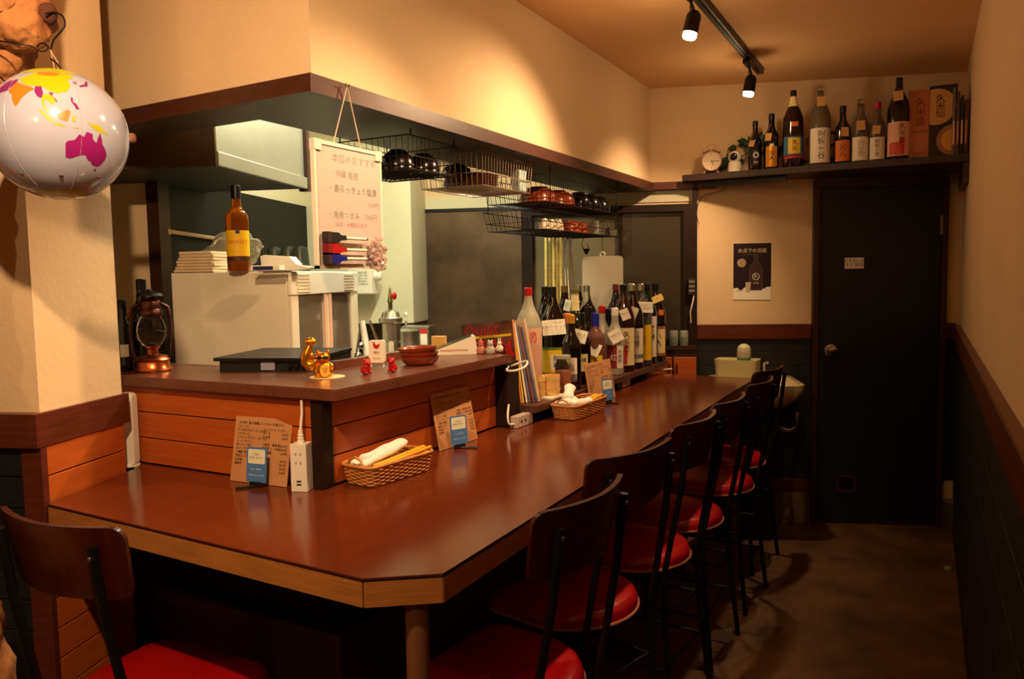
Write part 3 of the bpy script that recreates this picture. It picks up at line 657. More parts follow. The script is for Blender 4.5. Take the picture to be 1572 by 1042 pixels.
# grill box
t = thing('grill_box', 'low black table grill on the bar behind the gold cat', 'grill', (-1.730*KB, 1.512*KB, ZB), TH); t.scale = (KB,)*3
b = bm_(); prism(b, [(.012, .004), (.275, .004), (.28, .30), (.0, .30)], .0, .028); obj('body', b, blackp, t)
b = bm_(); prism(b, rrect(.29, .315, .012, cx=.140, cy=.150), .0285, .0375); obj('lid_plate', b, blackm, t)
b = bm_(); box(b, .135, .175, -.0002, .0035, .004, .026); obj('tape_label', b, mat('lilac_label', (150, 150, 176), .6), t)
for k in range(3):
    b = bm_(); lathe(b, [(.007, 0), (.007, .01), (0, .011)], 12, Matrix.Translation((.22+.02*k, .004, .015)) @ Matrix.Rotation(R(90), 4, 'X')); obj('knob', b, blackm, t, smooth=40)
# gold cat figurine
p = base(497, 579); CO = thing('coaster', 'round cream paper coaster under the gold cat figurine', 'coaster', (p.x+.006, p.y+.008, ZB)); b = bm_(); lathe(b, [(0, 0), (.047, 0), (.047, .0016), (0, .0016)], 36); obj('disc', b, creamlab, CO)
t = thing('cat_figurine', 'shiny gold lucky cat figurine with one huge raised muscular arm', 'figurine', (p.x, p.y, ZB+.0018), facecam(p.x, p.y)-R(6)); t.scale = (1.12,)*3
b = bm_(); lathe(b, smooth_prof([(.0, .0), (.018, .0), (.0235, .008), (.0225, .022), (.015, .034), (.008, .038), (.0, .039)], 4), 24); ball(b, (-.010, -.017, .006), .009, (1, 1.2, .8)); ball(b, (.012, -.017, .006), .009, (1, 1.2, .8)); obj('body', b, gold, t, smooth=60)
b = bm_(); ball(b, (0, -.004, .046), .0155, (1.12, .95, .9)); hd = obj('head', b, gold, t, smooth=60)
for s in (-1, 1):
    b = bm_(); lathe(b, [(.0065, 0), (.0045, .006), (0, .011)], 12, Matrix.Translation((s*.0105, -.004, .056)) @ Matrix.Rotation(R(s*18), 4, 'Y')); e = obj('ear', b, gold, hd, smooth=50)
    b = bm_(); lathe(b, [(.0038, 0), (0, .006)], 10, Matrix.Translation((s*.0108, -.0085, .0585)) @ Matrix.Rotation(R(s*18), 4, 'Y')); obj('inner_ear', b, redm, hd)
b = bm_()
for s in (-1, 1): ball(b, (s*.0068, -.0178, .0475), .0058, (1.1, .4, .75))
box(b, -.003, .003, -.0195, -.0175, .0478, .0492); obj('sunglasses', b, mat('dark_lens', (16, 10, 40), .1, coat=.5), hd, smooth=60)
b = bm_(); box(b, -.006, .006, -.0185, -.0165, .038, .0395); obj('mouth', b, redm, hd)
b = bm_()
tube(b, smooth_prof([(0, 0), (1, 1)], 1) and [(-.010, 0, .032), (-.022, 0, .030), (-.033, 0, .029), (-.041, 0, .036), (-.040, 0, .050), (-.035, 0, .064), (-.031, 0, .074), (-.029, 0, .080)], [.0085, .013, .015, .0125, .0135, .0115, .0075, .0065], 16)
ball(b, (-.031, 0, .047), .011, (1, .9, 1.3)); obj('raised_arm', b, gold, t, smooth=70)
b = bm_(); ball(b, (-.028, -.001, .086), .0115, (1.2, 1, .85))
for k in range(4): ball(b, (-.037+.006*k, -.010, .0855), .0042, (1, 1, 1.3), 8, 6)
obj('fist', b, gold, t, smooth=70)
b = bm_(); tube(b, [(.012, -.002, .030), (.021, -.008, .026), (.020, -.018, .022)], [.006, .006, .005], 10); obj('lower_arm', b, gold, t, smooth=70)
b = bm_(); lathe(b, [(0, 0), (.0135, 0), (.0135, .003), (0, .003)], 24, Matrix.Translation((.006, -.0235, .017)) @ Matrix.Rotation(R(78), 4, 'X') @ Matrix.Diagonal((.85, 1.15, 1, 1))); kob = obj('coin', b, goldp, t, smooth=40)
letter('千万\n両', .0075, inkb, kob, (.006, -.0275, .017))
# chicken sign
p = base(580, 564); t = thing('table_sign', 'small white sign with a red hen standing between two red figurines', 'sign', (p.x, p.y, ZB), facecam(p.x, p.y)-R(16)); t.scale = (1.15,)*3
b = bm_(); prism(b, rrect(.042, .058, .006, cx=0, cy=.042), 0, .014, Matrix.Translation((0, .007, 0)) @ Matrix.Rotation(R(90), 4, 'X')); sg = obj('plate', b, whitep, t)
b = bm_(); box(b, .014, .0165, -.001, .006, 0, .013); box(b, -.018, -.0155, -.001, .006, 0, .013); obj('foot', b, whitep, t)
hen = [(-.009, .003), (-.008, .008), (-.010, .009), (-.008, .011), (-.006, .0115), (-.004, .008), (-.002, .004), (.003, .003), (.006, .006), (.009, .008), (.0085, .001), (.006, -.004), (.001, -.007), (-.004, -.006), (-.0075, -.002)]
b = bm_(); prism(b, hen, 0, .0006, Matrix.Translation((0, -.0071, .056)) @ Matrix.Rotation(R(90), 4, 'X')); obj('hen_print', b, redm, sg)
letter('鳥料\n•\nmoris', .0085, redm, sg, (0, -.0078, .032), space=.85)
# red figurines
def little_dog(label, px, py, a, s=1.0):
    p = base(px, py); t = thing('red_figurine', label, 'figurine', p, facecam(p.x, p.y)+R(a), 'little red figurines on the bar'); t.scale = (s*1.2,)*3
    b = bm_(); ball(b, (0, .002, .010), .0115, (1, 1.15, .95)); ball(b, (0, -.004, .017), .009, (1, 1, 1.1)); obj('body', b, redm, t, smooth=70)
    b = bm_(); ball(b, (0, -.007, .027), .0085); ball(b, (0, -.0145, .0255), .0042, (1, 1.2, .8)); h = obj('head', b, redm, t, smooth=70)
    for q in (-1, 1):
        b = bm_(); ball(b, (q*.0065, -.005, .033), .0035, (.7, .7, 1.4)); obj('ear', b, redm, h, smooth=70)
        b = bm_(); ball(b, (q*.0058, -.011, .004), .0045, (.8, 1.5, .8)); obj('paw', b, redm, t, smooth=70)
little_dog('little red seated figurine left of the hen sign', 562, 574, 25); little_dog('little red seated figurine right of the hen sign', 603, 570, -20, .95)
# wooden bowls
p = base(632, 563)
for k, lab in enumerate(('shallow wooden bowl at the bottom of the stack on the bar', 'shallow wooden bowl in the middle of the stack on the bar', 'shallow wooden bowl tilted on top of the stack')):
    t = thing('wooden_bowl', lab, 'bowl', (p.x-.015-.003*k, p.y+.065, ZB+.0130*k+(.0015 if k == 2 else 0)), 0, 'stack of wooden bowls on the bar', rot=(R(0), R(-3 if k == 2 else 0), R(10*k)))
    b = bm_(); lathe(b, smooth_prof([(0, 0), (.036, 0), (.050, .007), (.060, .024), (.0585, .0245), (.048, .010), (.034, .0045), (0, .004)], 3), 36); obj('shell', b, bowlw, t, smooth=60)
# card reader wedge
p0 = base(664, 545); p1 = base(731, 543); d = (p1-p0); t = thing('card_terminal', 'white wedge-shaped terminal with dark screen near the end of the bar', 'terminal', p0+Vector((.01, -.005, 0)), math.atan2(d.y, d.x))
L = d.length-.004
b = bm_(); prism(b, [(0, .0), (L, 0), (L+.002, .012), (L-.004, .062), (L-.014, .062), (0, .014)], 0, -.08, Matrix.Rotation(R(90), 4, 'X')); obj('housing', b, whitep, t)
b = bm_(); prism(b, [(.004, .0158), (L-.016, .0625), (L-.0165, .0645), (.003, .018)], -.006, -.074, Matrix.Rotation(R(90), 4, 'X')); obj('screen', b, mat('dark_green_screen', (46, 60, 46), .2), t)
b = bm_(); box(b, .02, L-.03, -.0008, 0, .012, .018); obj('slot', b, mat('beige_slot', (196, 160, 130), .6), t)
# small box behind
t = thing('card_box', 'little tan cardboard box behind the white terminal', 'box', (-1.425*KB, 2.175*KB, ZB), R(20)); b = bm_(); box(b, -.025, .022, -.02, .02, 0, .058, bev=.001); obj('carton', b, mat('tan_carton', (206, 164, 90), .8), t)
b = bm_(); box(b, -.0255, .0225, -.004, .004, .0575, .0588); obj('tape', b, kraft, t)
# three tiny figurines at the end
def gnome(label, px, py, m, hat, s):
    p = base(px, py); t = thing('tiny_figurine', label, 'figurine', p, facecam(p.x, p.y), 'tiny figurines at the end of the bar'); t.scale = (s,)*3
    b = bm_(); lathe(b, smooth_prof([(0, 0), (.013, 0), (.015, .012), (.009, .026), (0, .028)], 4), 18); ball(b, (-.012, -.004, .014), .005); ball(b, (.012, -.004, .014), .005); obj('body', b, m, t, smooth=70)
    b = bm_(); ball(b, (0, -.002, .033), .0095); hd = obj('head', b, m, t, smooth=70)
    if hat == 'hat': b = bm_(); lathe(b, [(.0105, 0), (.007, .006), (.0, .017)], 14, Matrix.Translation((0, -.002, .038))); obj('hat', b, mat('rust_print', (170, 70, 50), .5), hd, smooth=60)
    if hat == 'eyes':
        for q in (-1, 1): b = bm_(); ball(b, (q*.005, -.004, .042), .0038); obj('eye', b, whitep, hd, smooth=70)
    if hat == 'ears':
        for q in (-1, 1): b = bm_(); ball(b, (q*.004, 0, .048), .0035, (.7, .6, 2.6)); obj('ear', b, m, hd, smooth=70)
gnome('tiny pinkish gnome figurine beside the white terminal', 738, 543, mat('gnome_clay', (176, 110, 92), .6), 'hat', 1.0)
gnome('tiny grey frog figurine between gnome and rabbit', 753, 543, mat('grey_clay', (170, 166, 150), .5), 'eyes', 1.05)
gnome('tiny white rabbit figurine at the very end of the bar', 767, 539, mat('white_clay', (226, 218, 200), .5), 'ears', .85)
# ================================================================ COUNTER THINGS
def menu(label, P, rz, w, h, lean, lines, xs):
    t = thing('menu_board', label, 'menu', P, 0, 'kraft menu boards on the counter'); t.rotation_euler = Matrix.Rotation(rz, 3, 'Z').to_euler(); 
    t.rotation_euler = (Matrix.Rotation(rz, 3, 'Z') @ Matrix.Rotation(R(-lean), 3, 'X')).to_euler()
    b = bm_(); box(b, -w/2, w/2, 0, .003, 0, h, bev=.0006); bd = obj('board', b, kraft, t)
    obj('lettering', text_mesh('\n'.join(lines[0]), .0085, ax='LEFT', ay='TOP', space=1.12), inkb, bd, loc=(-w/2+.010, -.0008, h-.012), rot=(R(90), 0, 0))
    obj('lettering', text_mesh('\n'.join(lines[1]), .0085, ax='LEFT', ay='TOP', space=1.12), inkb, bd, loc=(xs, -.0008, h-.026), rot=(R(90), 0, 0))
    obj('lettering', text_mesh('\n'.join(lines[2]), .0085, ax='RIGHT', ay='TOP', space=1.12), inkb, bd, loc=(w/2-.008, -.0008, h-.036), rot=(R(90), 0, 0))
    return t
ML = [['《お得な 飲み放題コース お一人様より》', '《ビール》', 'サッポロ 生ビール  550円', 'ハイボール', '《ワイン グラス・ボトル》', 'レッド ワイン', '白ワイン 辛口', 'スパークリング', '《焼酎 泡盛》', '残波ロック', '久米島', '島美人'], ['《ソフトドリンク》', 'コーラ', '大五郎', '', '《梅酒・果実酒》', '南高梅 ソーダ割', '黒糖梅酒'], ['350円', '350円', '', '550円', '550円', '600円', '', '450円', '450円', '500円', '500円']]
P0 = onz(361, 737, ZC+.001); P1 = onz(456, 743, ZC+.001)
menu('kraft menu board leaning on the planks left of the white power tower', (-1.499, 1.428, ZC+.001), R(3), .187, .168, 11, ML, .002)
menu('kraft menu board leaning on the long side of the bar by the towel basket', (-1.268, 2.035, ZC+.001), R(87), .205, .172, 11, ML, .01)
pm = onx(908, 600, -1.172); pm2 = onx(941, 600, -1.172)
menu('kraft menu board standing against the bottle ledge', (-1.168, (pm.y+pm2.y)/2, ZC+.001), R(86), pm2.y-pm.y, .165, 9, ML, .01)
def card(label, P, rz, leg):
    t = thing('card_stand', label, 'card stand', P, rz, 'blue wifi cards on black stands')
    b = bm_(); prism(b, rrect(.060, .088, .005, cx=0, cy=.056), 0, .0018, Matrix.Translation((0, 0, 0)) @ Matrix.Rotation(R(84), 4, 'X')); cd_ = obj('card', b, cardb, t)
    Mx = Matrix.Rotation(R(84), 4, 'X')
    b = bm_(); prism(b, rrect(.051, .036, .004, cx=0, cy=.077), .0018, .0022, Mx); obj('white_panel', b, ivory, cd_)
    for s, z, sz, m_, x in (('USEN\nFREE Wi-Fi', .078, .0085, inkgy, -.002), ('Free Wi-Fi', .045, .007, ivory, 0), ('USEN_Free_Wi-Fi', .030, .0062, ivory, 0)):
        me = text_mesh(s, sz); me.transform(Mx @ Matrix.Translation((x, z, .0026))); obj('lettering', me, m_, cd_)
    b = bm_(); box(b, -.017, .017, -.004, .010, .0, .014); obj('holder', b, blackp, t)
    b = bm_(); box(b, leg-.05 if leg < 0 else 0, leg if leg > 0 else 0.0, -.038, -.030, 0, .003) if False else tube(b, [(0, .0, .003), (leg, -.035, .003)], .003, 8); obj('foot_bar', b, blackm, t)
pc = onz(399, 746, ZC); card('blue wifi card on a stand before the left menu board', (pc.x, pc.y-.012, ZC+.0003), R(8), -.035)
pc = onz(697, 686, ZC); card('blue wifi card on a stand before the middle menu board', (pc.x+.028, pc.y-.01, ZC+.0003), R(66), .04)
card('blue wifi card on a stand before the far menu board', (-1.125, onx(934, 600, -1.125).y, ZC+.0003), R(66), .02)
# power tower
pt = onz(479, 750, ZC); t = thing('power_tower', 'white upright power tower with cable beside the dark corner post', 'power strip', (-1.353, 1.434, ZC), R(18))
b = bm_(); box(b, -.021, .021, -.019, .019, .0, .118, bev=.0015); bd = obj('body', b, whitep, t)
for x in (-.006, .006):
    for z in (.094, .088, .072, .066)[::2]:
        b = bm_(); box(b, x-.0008, x+.0008, -.0196, -.0188, z-.004, z+.003); obj('socket_slot', b, inkb, bd)
for z in (.018, .026): b = bm_(); box(b, -.006, .006, -.0196, -.0188, z-.002, z+.002); obj('usb_port', b, inkb, bd)
b = bm_(); ball(b, (-.017, -.019, .105), .0014, u=6, v=5); obj('power_light', b, ledm, bd)
b = bm_(); lathe(b, [(.0095, .118), (.0085, .125), (.0075, .127), (.0085, .130), (.007, .134), (.008, .137), (.006, .141), (.005, .150)], 16); obj('strain_relief', b, whitep, t, smooth=30)
b = bm_(); tube(b, [(0, 0, .148), (.001, .004, .17), (.0, .012, .19), (.0, .012, .2225)], .0035, 10); obj('cable', b, whitep, t, smooth=60)
# router
pr = onz(203, 714, ZC); t = thing('router', 'slim upright white router between pillar and plank front', 'router', (pr.x-.004, pr.y-.005, ZC), TH+R(2))
b = bm_(); prism(b, rrect(.050, .205, .012, cx=0, cy=.1065), -.012, .012, Matrix.Rotation(R(90), 4, 'X'), bev=.002); obj('housing', b, whitep, t, smooth=40)
b = bm_(); lathe(b, [(0, 0), (.028, 0), (.028, .004), (0, .005)], 24); obj('stand', b, whitep, t)
# wicker baskets
def basket_meshes(w, d, h):
    b = bm_(); n = 110; rows = int(h/.0048)
    def rr(t, w_, d_, r):   # rounded rectangle perimeter point
        P = 2*(w_-2*r)+2*(d_-2*r)+2*PI*r; s = t*P; segs = [(w_-2*r, 0), (PI*r/2, 1), (d_-2*r, 0), (PI*r/2, 1)]*2
        x, y, a = -(w_/2-r), -d_/2, 0
        for L, k in segs:
            if s <= L+1e-9:
                if k == 0: return (x+math.cos(a)*s, y+math.sin(a)*s), a-PI/2
                q = s/r; cx, cy = x-math.sin(a)*r, y+math.cos(a)*r; return (cx+r*math.sin(a+q), cy-r*math.cos(a+q)), a+q-PI/2
            if k == 0: x += math.cos(a)*L; y += math.sin(a)*L
            else: cx, cy = x-math.sin(a)*r, y+math.cos(a)*r; a += PI/2; x, y = cx+r*math.sin(a), cy-r*math.cos(a)
            s -= L
        return (x, y), a-PI/2
    stakes = 36
    for k in range(rows):
        z = .004+k*.0048; g = .90+.10*k/rows; pts = []
        for i in range(n):
            (x, y), a = rr(i/n, w*g, d*g, .025); off = .0019*math.sin(PI*stakes*i/n + PI*k)
            pts.append((x+off*math.cos(a), y+off*math.sin(a), z))
        tube(b, pts, .0024, 5, closed=True)
    weave = b; s = bm_()
    for j in range(stakes):
        (x, y), a = rr(j/stakes, w*.90, d*.90, .025); (x2, y2), _ = rr(j/stakes, w, d, .025); tube(s, [(x, y, .001), (x2, y2, h)], .0014, 5)
    rim = bm_(); pts = [(*rr(i/60, w*1.01, d*1.01, .026)[0], h+.001) for i in range(60)]
    tube(rim, pts, .0042, 8, closed=True); pts2 = [(*rr(i/120, w*1.01, d*1.01, .026)[0], h+.001+.0035*math.sin(i*1.2)) for i in range(120)]; tube(rim, pts2, .002, 5, closed=True)
    bot = bm_(); prism(bot, rrect(w*.88, d*.88, .02), .0005, .004)
    return weave, s, rim, bot
def basket(label, P, rz, tow, w=.245, d=.112, h=.05, folded=False):
    t = thing('wicker_basket', label, 'basket', P, rz, 'wicker towel baskets on the counter')
    wv, st, rim, bot = basket_meshes(w, d, h)
    o = obj('weave', wv, wick, t, smooth=60); o['kind'] = 'stuff'; o = obj('stakes', st, wick, t, smooth=60); o['kind'] = 'stuff'; obj('rim', rim, wick, t, smooth=60); obj('bottom', bot, wick, t)
    b = bm_(); tube(b, [(-w/2+.002, -.024, h), (-w/2+.004, -.020, h+.016), (-w/2+.004, 0, h+.024), (-w/2+.004, .020, h+.016), (-w/2+.002, .024, h)], .0032, 8); obj('handle', b, wick, t, smooth=60)
    M = Matrix.Translation(P) @ Matrix.Rotation(rz, 4, 'Z')
    for k in range(9):
        y = -.040+.0085*(k % 5); z = .028+.0085*(k//5)+.0015*(k % 2); x0 = -.085+.008*(k % 3)
        c = thing('chopstick_pack', 'yellow paper-sleeved chopsticks lying in the %s basket' % tow, 'chopsticks', M @ Vector((x0, y, z+.008)), rz, 'chopsticks in the %s basket' % tow)
        c.rotation_euler = (0, R(-4), rz+R((k % 3)-1)); b = bm_(); box(b, 0, .195, -.0042, .0042, -.0026, .0026, bev=.0008); obj('sleeve', b, stickm, c)
    return M
def towel_roll(label, M, loc, L, r, yaw, pitch, grp):
    c = thing('towel', label, 'towel', M @ Vector(loc), 0, grp)
    c.rotation_euler = ((M.to_3x3() @ Matrix.Rotation(R(yaw), 3, 'Z') @ Matrix.Rotation(R(-pitch), 3, 'Y'))).to_euler()
    b = bm_(); n = 14; rings = []
    for i in range(n+1):
        f = i/n; rr_ = r*(1+.10*math.sin(f*9+L*50)+.05*math.sin(f*23)); 
        if i in (0, n): rr_ *= .72
        rings.append([b.verts.new((L*f, rr_*math.cos(a)*(1+.08*math.sin(3*a+f*6)), rr_*.75*math.sin(a)*(1+.1*math.cos(2*a+f*4)))) for a in [2*PI*j/14 for j in range(14)]])
    for a_, b_ in zip(rings, rings[1:]):
        for j in range(14): b.faces.new((a_[j], a_[(j+1) % 14], b_[(j+1) % 14], b_[j]))
    b.faces.new(rings[0]); b.faces.new(rings[-1]); obj('cloth', b, towel, c, smooth=70)
BZ = ZC+.0005
M = basket('wicker basket with rolled towels beside the dark corner post', Vector((-1.236, 1.632, BZ)), R(83), 'near')
for k, (x, y, L, r, yaw, pi_) in enumerate(((-.10, .030, .185, .017, -2, 9), (-.095, .004, .175, .016, 3, 10), (-.08, .018, .15, .015, 0, 6))):
    towel_roll(('white rolled towel at the back of the near basket', 'white rolled towel lying in front in the near basket', 'short white rolled towel between the two in the near basket')[k], M, (x, y, .046+.012*(k == 2)), L, r, yaw, pi_, 'towels in the near basket')
pb0 = onz(864, 638, ZC); pb1 = onz(930, 610, ZC)
M = basket('wicker basket with crumpled towels at the foot of the bottle ledge', Vector((-1.139, (onx(856, 630, -1.139).y+onx(926, 630, -1.139).y)/2-.02, BZ)), R(88), 'far', w=.30, d=.105)
for k, (x, y, L, r, yaw, pi_) in enumerate(((-.12, .035, .10, .018, -18, 2), (-.06, .02, .12, .020, 22, 12), (-.10, -.01, .09, .017, -30, 4), (-.03, .045, .09, .016, 60, 6))):
    towel_roll(('white folded towel at the left of the far basket', 'white towel roll sticking up in the far basket', 'white towel lying lowest in the far basket', 'white towel crosswise in the far basket')[k], M, (x, y, .052+.014*(k == 1)), L, r, yaw, pi_, 'towels in the far basket')
# power strips and cables
def strip(name, label, P, rz, sz, m=None):
    t = thing(name, label, 'power strip', P, rz); b = bm_(); box(b, -sz[0]/2, sz[0]/2, -sz[1]/2, sz[1]/2, 0, sz[2], bev=.002); bd = obj('body', b, m or mat('greyish_plastic', (190, 170, 160), .5), t)
    for k in range(2): b = bm_(); box(b, -sz[0]*.3+k*.03, -sz[0]*.3+k*.03+.010, -sz[1]/2-.0006, -sz[1]/2, sz[2]*.4, sz[2]*.6); obj('socket_slot', b, inkb, bd)
    b = bm_(); ball(b, (-sz[0]*.36, -sz[1]/2, sz[2]*.25), .0016, u=6, v=5); obj('power_light', b, ledm, bd)
    return t
strip('power_strip', 'grey power strip at the foot of the bar end post', (-1.236, 2.395, ZC+.0005), R(90), (.115, .03, .040))
ps = onx(962, 592, -1.22); strip('power_strip', 'small grey socket box under the far part of the bottle ledge', (-1.235, ps.y, ZC+.0005), R(90), (.10, .03, .034))
def cable(label, pts, m=whitep, r=.004, name='cable', cat='cable'):
    b = bm_(); pts = [Vector(p) for p in pts]; q = []
    for i in range(len(pts)-1):
        p0, p1, p2, p3 = pts[max(i-1, 0)], pts[i], pts[i+1], pts[min(i+2, len(pts)-1)]
        for k in range(6):
            t_ = k/6; q.append(.5*((2*p1)+(-p0+p2)*t_+(2*p0-5*p1+4*p2-p3)*t_**2+(-p0+3*p1-3*p2+p3)*t_**3))
    q.append(pts[-1]); tube(b, q, r, 7); o = obj(name, b, m, smooth=60); return tag(o, label, cat)
cable('white cable curling at the foot of the bar end post', [(-1.258, 2.342, .965), (-1.248, 2.315, .935), (-1.242, 2.312, .905), (-1.237, 2.338, .900)])
cable('white cable looped round the end of the bar top', [(-1.261, 2.35, 1.095), (-1.235, 2.29, 1.09), (-1.20, 2.28, 1.092), (-1.180, 2.31, 1.10), (-1.185, 2.345, 1.112), (-1.205, 2.37, 1.114), (-1.235, 2.375, 1.105), (-1.261, 2.37, 1.095)])
pe = onz(1018, 571, ZC); cable('white cable end lying on the counter past the bottle ledge', [(pe.x-.05, pe.y-.12, ZC+.005), (pe.x-.01, pe.y-.02, ZC+.012), (pe.x+.03, pe.y+.05, ZC+.012), (pe.x+.0, pe.y+.10, ZC+.005)], r=.0045)
# ================================================================ WHITEBOARD
t = thing('whiteboard', 'white menu board hanging on a cord from the corner of the soffit', 'whiteboard', (-1.350, 1.512, 1.430), R(90))
Wb, Hb = .272, .322
b = bm_(); box(b, .006, Wb-.006, .0, .006, .006, Hb-.006); bd = obj('panel', b, mat('board_white', (206, 190, 184), .3), t)
b = bm_()
for a in ((0, Wb, 0, .008), (0, Wb, Hb-.010, Hb), (0, .007, 0, Hb), (Wb-.007, Wb, 0, Hb)): box(b, a[0], a[1], -.003, .009, a[2], a[3])
obj('frame', b, whitep, t)
for x in (0, Wb-.026):
    b = bm_(); box(b, x-.001, x+.027, -.005, .011, Hb-.026, Hb+.001); obj('corner_cap', b, mat('corner_grey', (226, 214, 204), .4), t)
b = bm_(); tube(b, [(.080, .002, Hb), (.134, -.004, .474), (.190, .002, Hb)], .0018, 6); obj('hanging_cord', b, mat('cream_cord', (216, 196, 166), .8), t)
b = bm_(); tube(b, [(.134, -.012, .478), (.134, -.004, .470), (.134, .001, .474), (.134, -.0015, .482)], .0015, 6); obj('hook', b, wirem, t)
wr_ = [('本位のおすすめ', .026, .160, .283, inkg), ('・沖縄 島唐', .022, .115, .243, inkg), ('・島らっきょう塩漬', .022, .150, .205, inkgy), ('500円', .018, .235, .172, inkg), ('・角煮つまみ    700円', .021, .148, .138, inkg), ('（ねぎ・大根添えます）', .014, .140, .114, inkpk)]
for s, sz, x, z, m_ in wr_: letter(s, sz, m_, bd, (x, -.0004, z))
for k, (m_, z, nm) in enumerate(((blackp, .079, 'black'), (redm, .049, 'red'), (blue, .026, 'blue'))):
    c = thing('marker_pen', '%s-capped marker pen with eraser cap stuck on the whiteboard' % nm, 'marker', Matrix.Translation((-1.350, 1.512, 1.430)) @ Matrix.Rotation(R(90), 4, 'Z') @ Vector((.030, -.0145, z)), R(90), 'markers on the whiteboard')
    b = bm_(); tube(b, [(.052, 0, 0), (.148, 0, 0)], .0042, 12); obj('barrel', b, whitep, c, smooth=40)
    b = bm_(); prism(b, [(0, -.013), (.030, -.013), (.040, -.0065), (.060, -.006), (.060, .006), (.040, .0065), (.030, .013), (0, .013)], -.008, .008, Matrix.Rotation(R(90), 4, 'X')); obj('cap', b, m_, c)
    b = bm_(); box(b, -.013, -.0005, -.010, .010, -.014, .014); obj('eraser', b, mat('felt_dark', (50, 34, 34), .9) if k != 1 else mat('felt_red', (120, 16, 20), .9), c)
    b = bm_(); tube(b, [(.148, 0, 0), (.154, 0, 0)], .0040, 10); obj('end_plug', b, m_, c)
c = thing('crystal_cluster', 'glittering clear crystal ornament at the lower right of the whiteboard', 'ornament', (-1.340, 1.742, 1.472), R(90))
b = bm_(); rr2 = random.Random(3)
for i in range(60):
    a = rr2.random()*2*PI; q = rr2.random()**.5; M_ = Matrix.Translation((q*.034*math.cos(a), -.004-rr2.random()*.006, q*.05*math.sin(a))) @ Matrix.Rotation(rr2.random()*6, 4, Vector((rr2.random(), rr2.random(), 1)))
    bmesh.ops.create_icosphere(b, subdivisions=1, radius=.0045+.003*rr2.random(), matrix=M_)
o = obj('crystals', b, mat('crystal', (250, 226, 220), .05, trans=.6, ior=1.5), c); o['kind'] = 'stuff'
# ================================================================ KITCHEN
FO = Vector((-1.945, 2.04, 0)); ZF = 1.436
t = thing('showcase_fridge', 'cream refrigerated showcase with louvred header behind the bar', 'refrigerator', FO, TH)
b = bm_(); box(b, -.447, -.012, 0, .66, .02, ZF, bev=.004); obj('cabinet', b, creamp, t)
b = bm_(); box(b, -.0115, .004, .0, .66, ZF-.085, ZF-.002, bev=.003); hdm = obj('header', b, whitep, t)
for y0 in (.045, .50):
    for k in range(6): b = bm_(); box(b, .004, .0075, y0, y0+.11, ZF-.076+k*.012, ZF-.070+k*.012); obj('louvre', b, creamp, hdm)
for y0, y1 in ((0, .058), (.285, .36), (.58, .66)): b = bm_(); box(b, -.0115, .001, y0, y1, .1, ZF-.087); obj('door_stile', b, creamp, t)
for y0, y1 in ((.06, .283), (.362, .578)): b = bm_(); box(b, -.0115, -.006, y0, y1, .1, ZF-.088); obj('door_glass', b, mat('fridge_glass', (104, 92, 78), .12, coat=.4, var=.2), t)
for y0 in (.285, .335): b = bm_(); box(b, .001, .004, y0, y0+.025, .1, ZF-.088); obj('handle_rail', b, pinkl, t)
b = bm_()
for x in (-.42, -.06):
    for y in (.05, .6): lathe(b, [(.02, 0), (.02, .02)], 12, Matrix.Translation((x, y, 0)))
obj('feet', b, blackp, t)
def top(px, d): p = at(px, 412, d); return Vector((p.x, p.y, ZF+.001))
P = top(367, 2.72)
bottle('whisky_bottle', 'amber whisky bottle with yellow label on top of the cream fridge', P, 'whisky', whisk, blackm,
       labels=[(mat('whisky_yellow', (240, 186, 20), .45), .052, .140, 78, 0, (['WHISKY'], .020, redp, .10, 0)), (mat('whisky_dark_band', (70, 38, 12), .5), .036, .048, 78, 0), (blackp, .128, .142, 10, 0)], rz=facecam(P.x, P.y))
for k in range(7):
    P = top(308+(k % 3), 2.8); t = thing('napkin_pack', 'cream paper pack number %s in the pile left of the whisky bottle' % ('one', 'two', 'three', 'four', 'five', 'six', 'seven')[k], 'paper pack', P+Vector((0, 0, .0105*k)), TH+R(rnd.uniform(-3, 3)), 'pile of paper packs on the fridge')
    t['label'] = ('lowest cream paper pack in the pile left of the whisky bottle', 'second cream paper pack from the bottom of the pile', 'third cream paper pack from the bottom of the pile', 'middle cream paper pack of the pile', 'third cream paper pack from the top of the pile', 'second cream paper pack from the top of the pile', 'topmost cream paper pack of the pile on the fridge')[k]
    b = bm_(); box(b, -.075+.004*k, .075, -.05, .05, 0, .0098, bev=.002); obj('paper', b, mat('cream_napkin', (214, 186, 150), .9), t)
P = top(352, 2.98); t = thing('plastic_bag', 'crumpled clear plastic bag behind the whisky bottle', 'bag', P, TH)
b = bm_(); bmesh.ops.create_icosphere(b, subdivisions=4, radius=1)
for v in b.verts:
    d = v.co.normalized(); f = 1+.22*mnoise.noise(d*2.3)+.10*mnoise.noise(d*6); v.co = Vector((d.x*.125*f, d.y*.06*f, max(0, .06+d.z*.085*f + .03*d.x)))
obj('film', b, bagm, t, smooth=20)
for k, (px, lab) in enumerate(((423, 'dark green cup upside down on the fridge, left of three'), (444, 'dark green cup upside down on the fridge, middle of three'), (462, 'dark green cup upside down on the fridge, right of three'))):
    P = top(px, 3.10-.02*k); t = thing('dark_cup', lab, 'cup', P, 0, 'dark cups on the fridge'); b = bm_(); lathe(b, [(.036, 0), (.0355, .004), (.030, .085), (.027, .094), (.014, .095), (.013, .100), (0, .100)], 24); obj('body', b, mat('dark_green_ceramic', (46, 54, 44), .35), t, smooth=40)
P = top(438, 2.72); t = thing('scoop_tray', 'white plastic scoop tray on the fridge front edge', 'tray', P, TH+R(4))
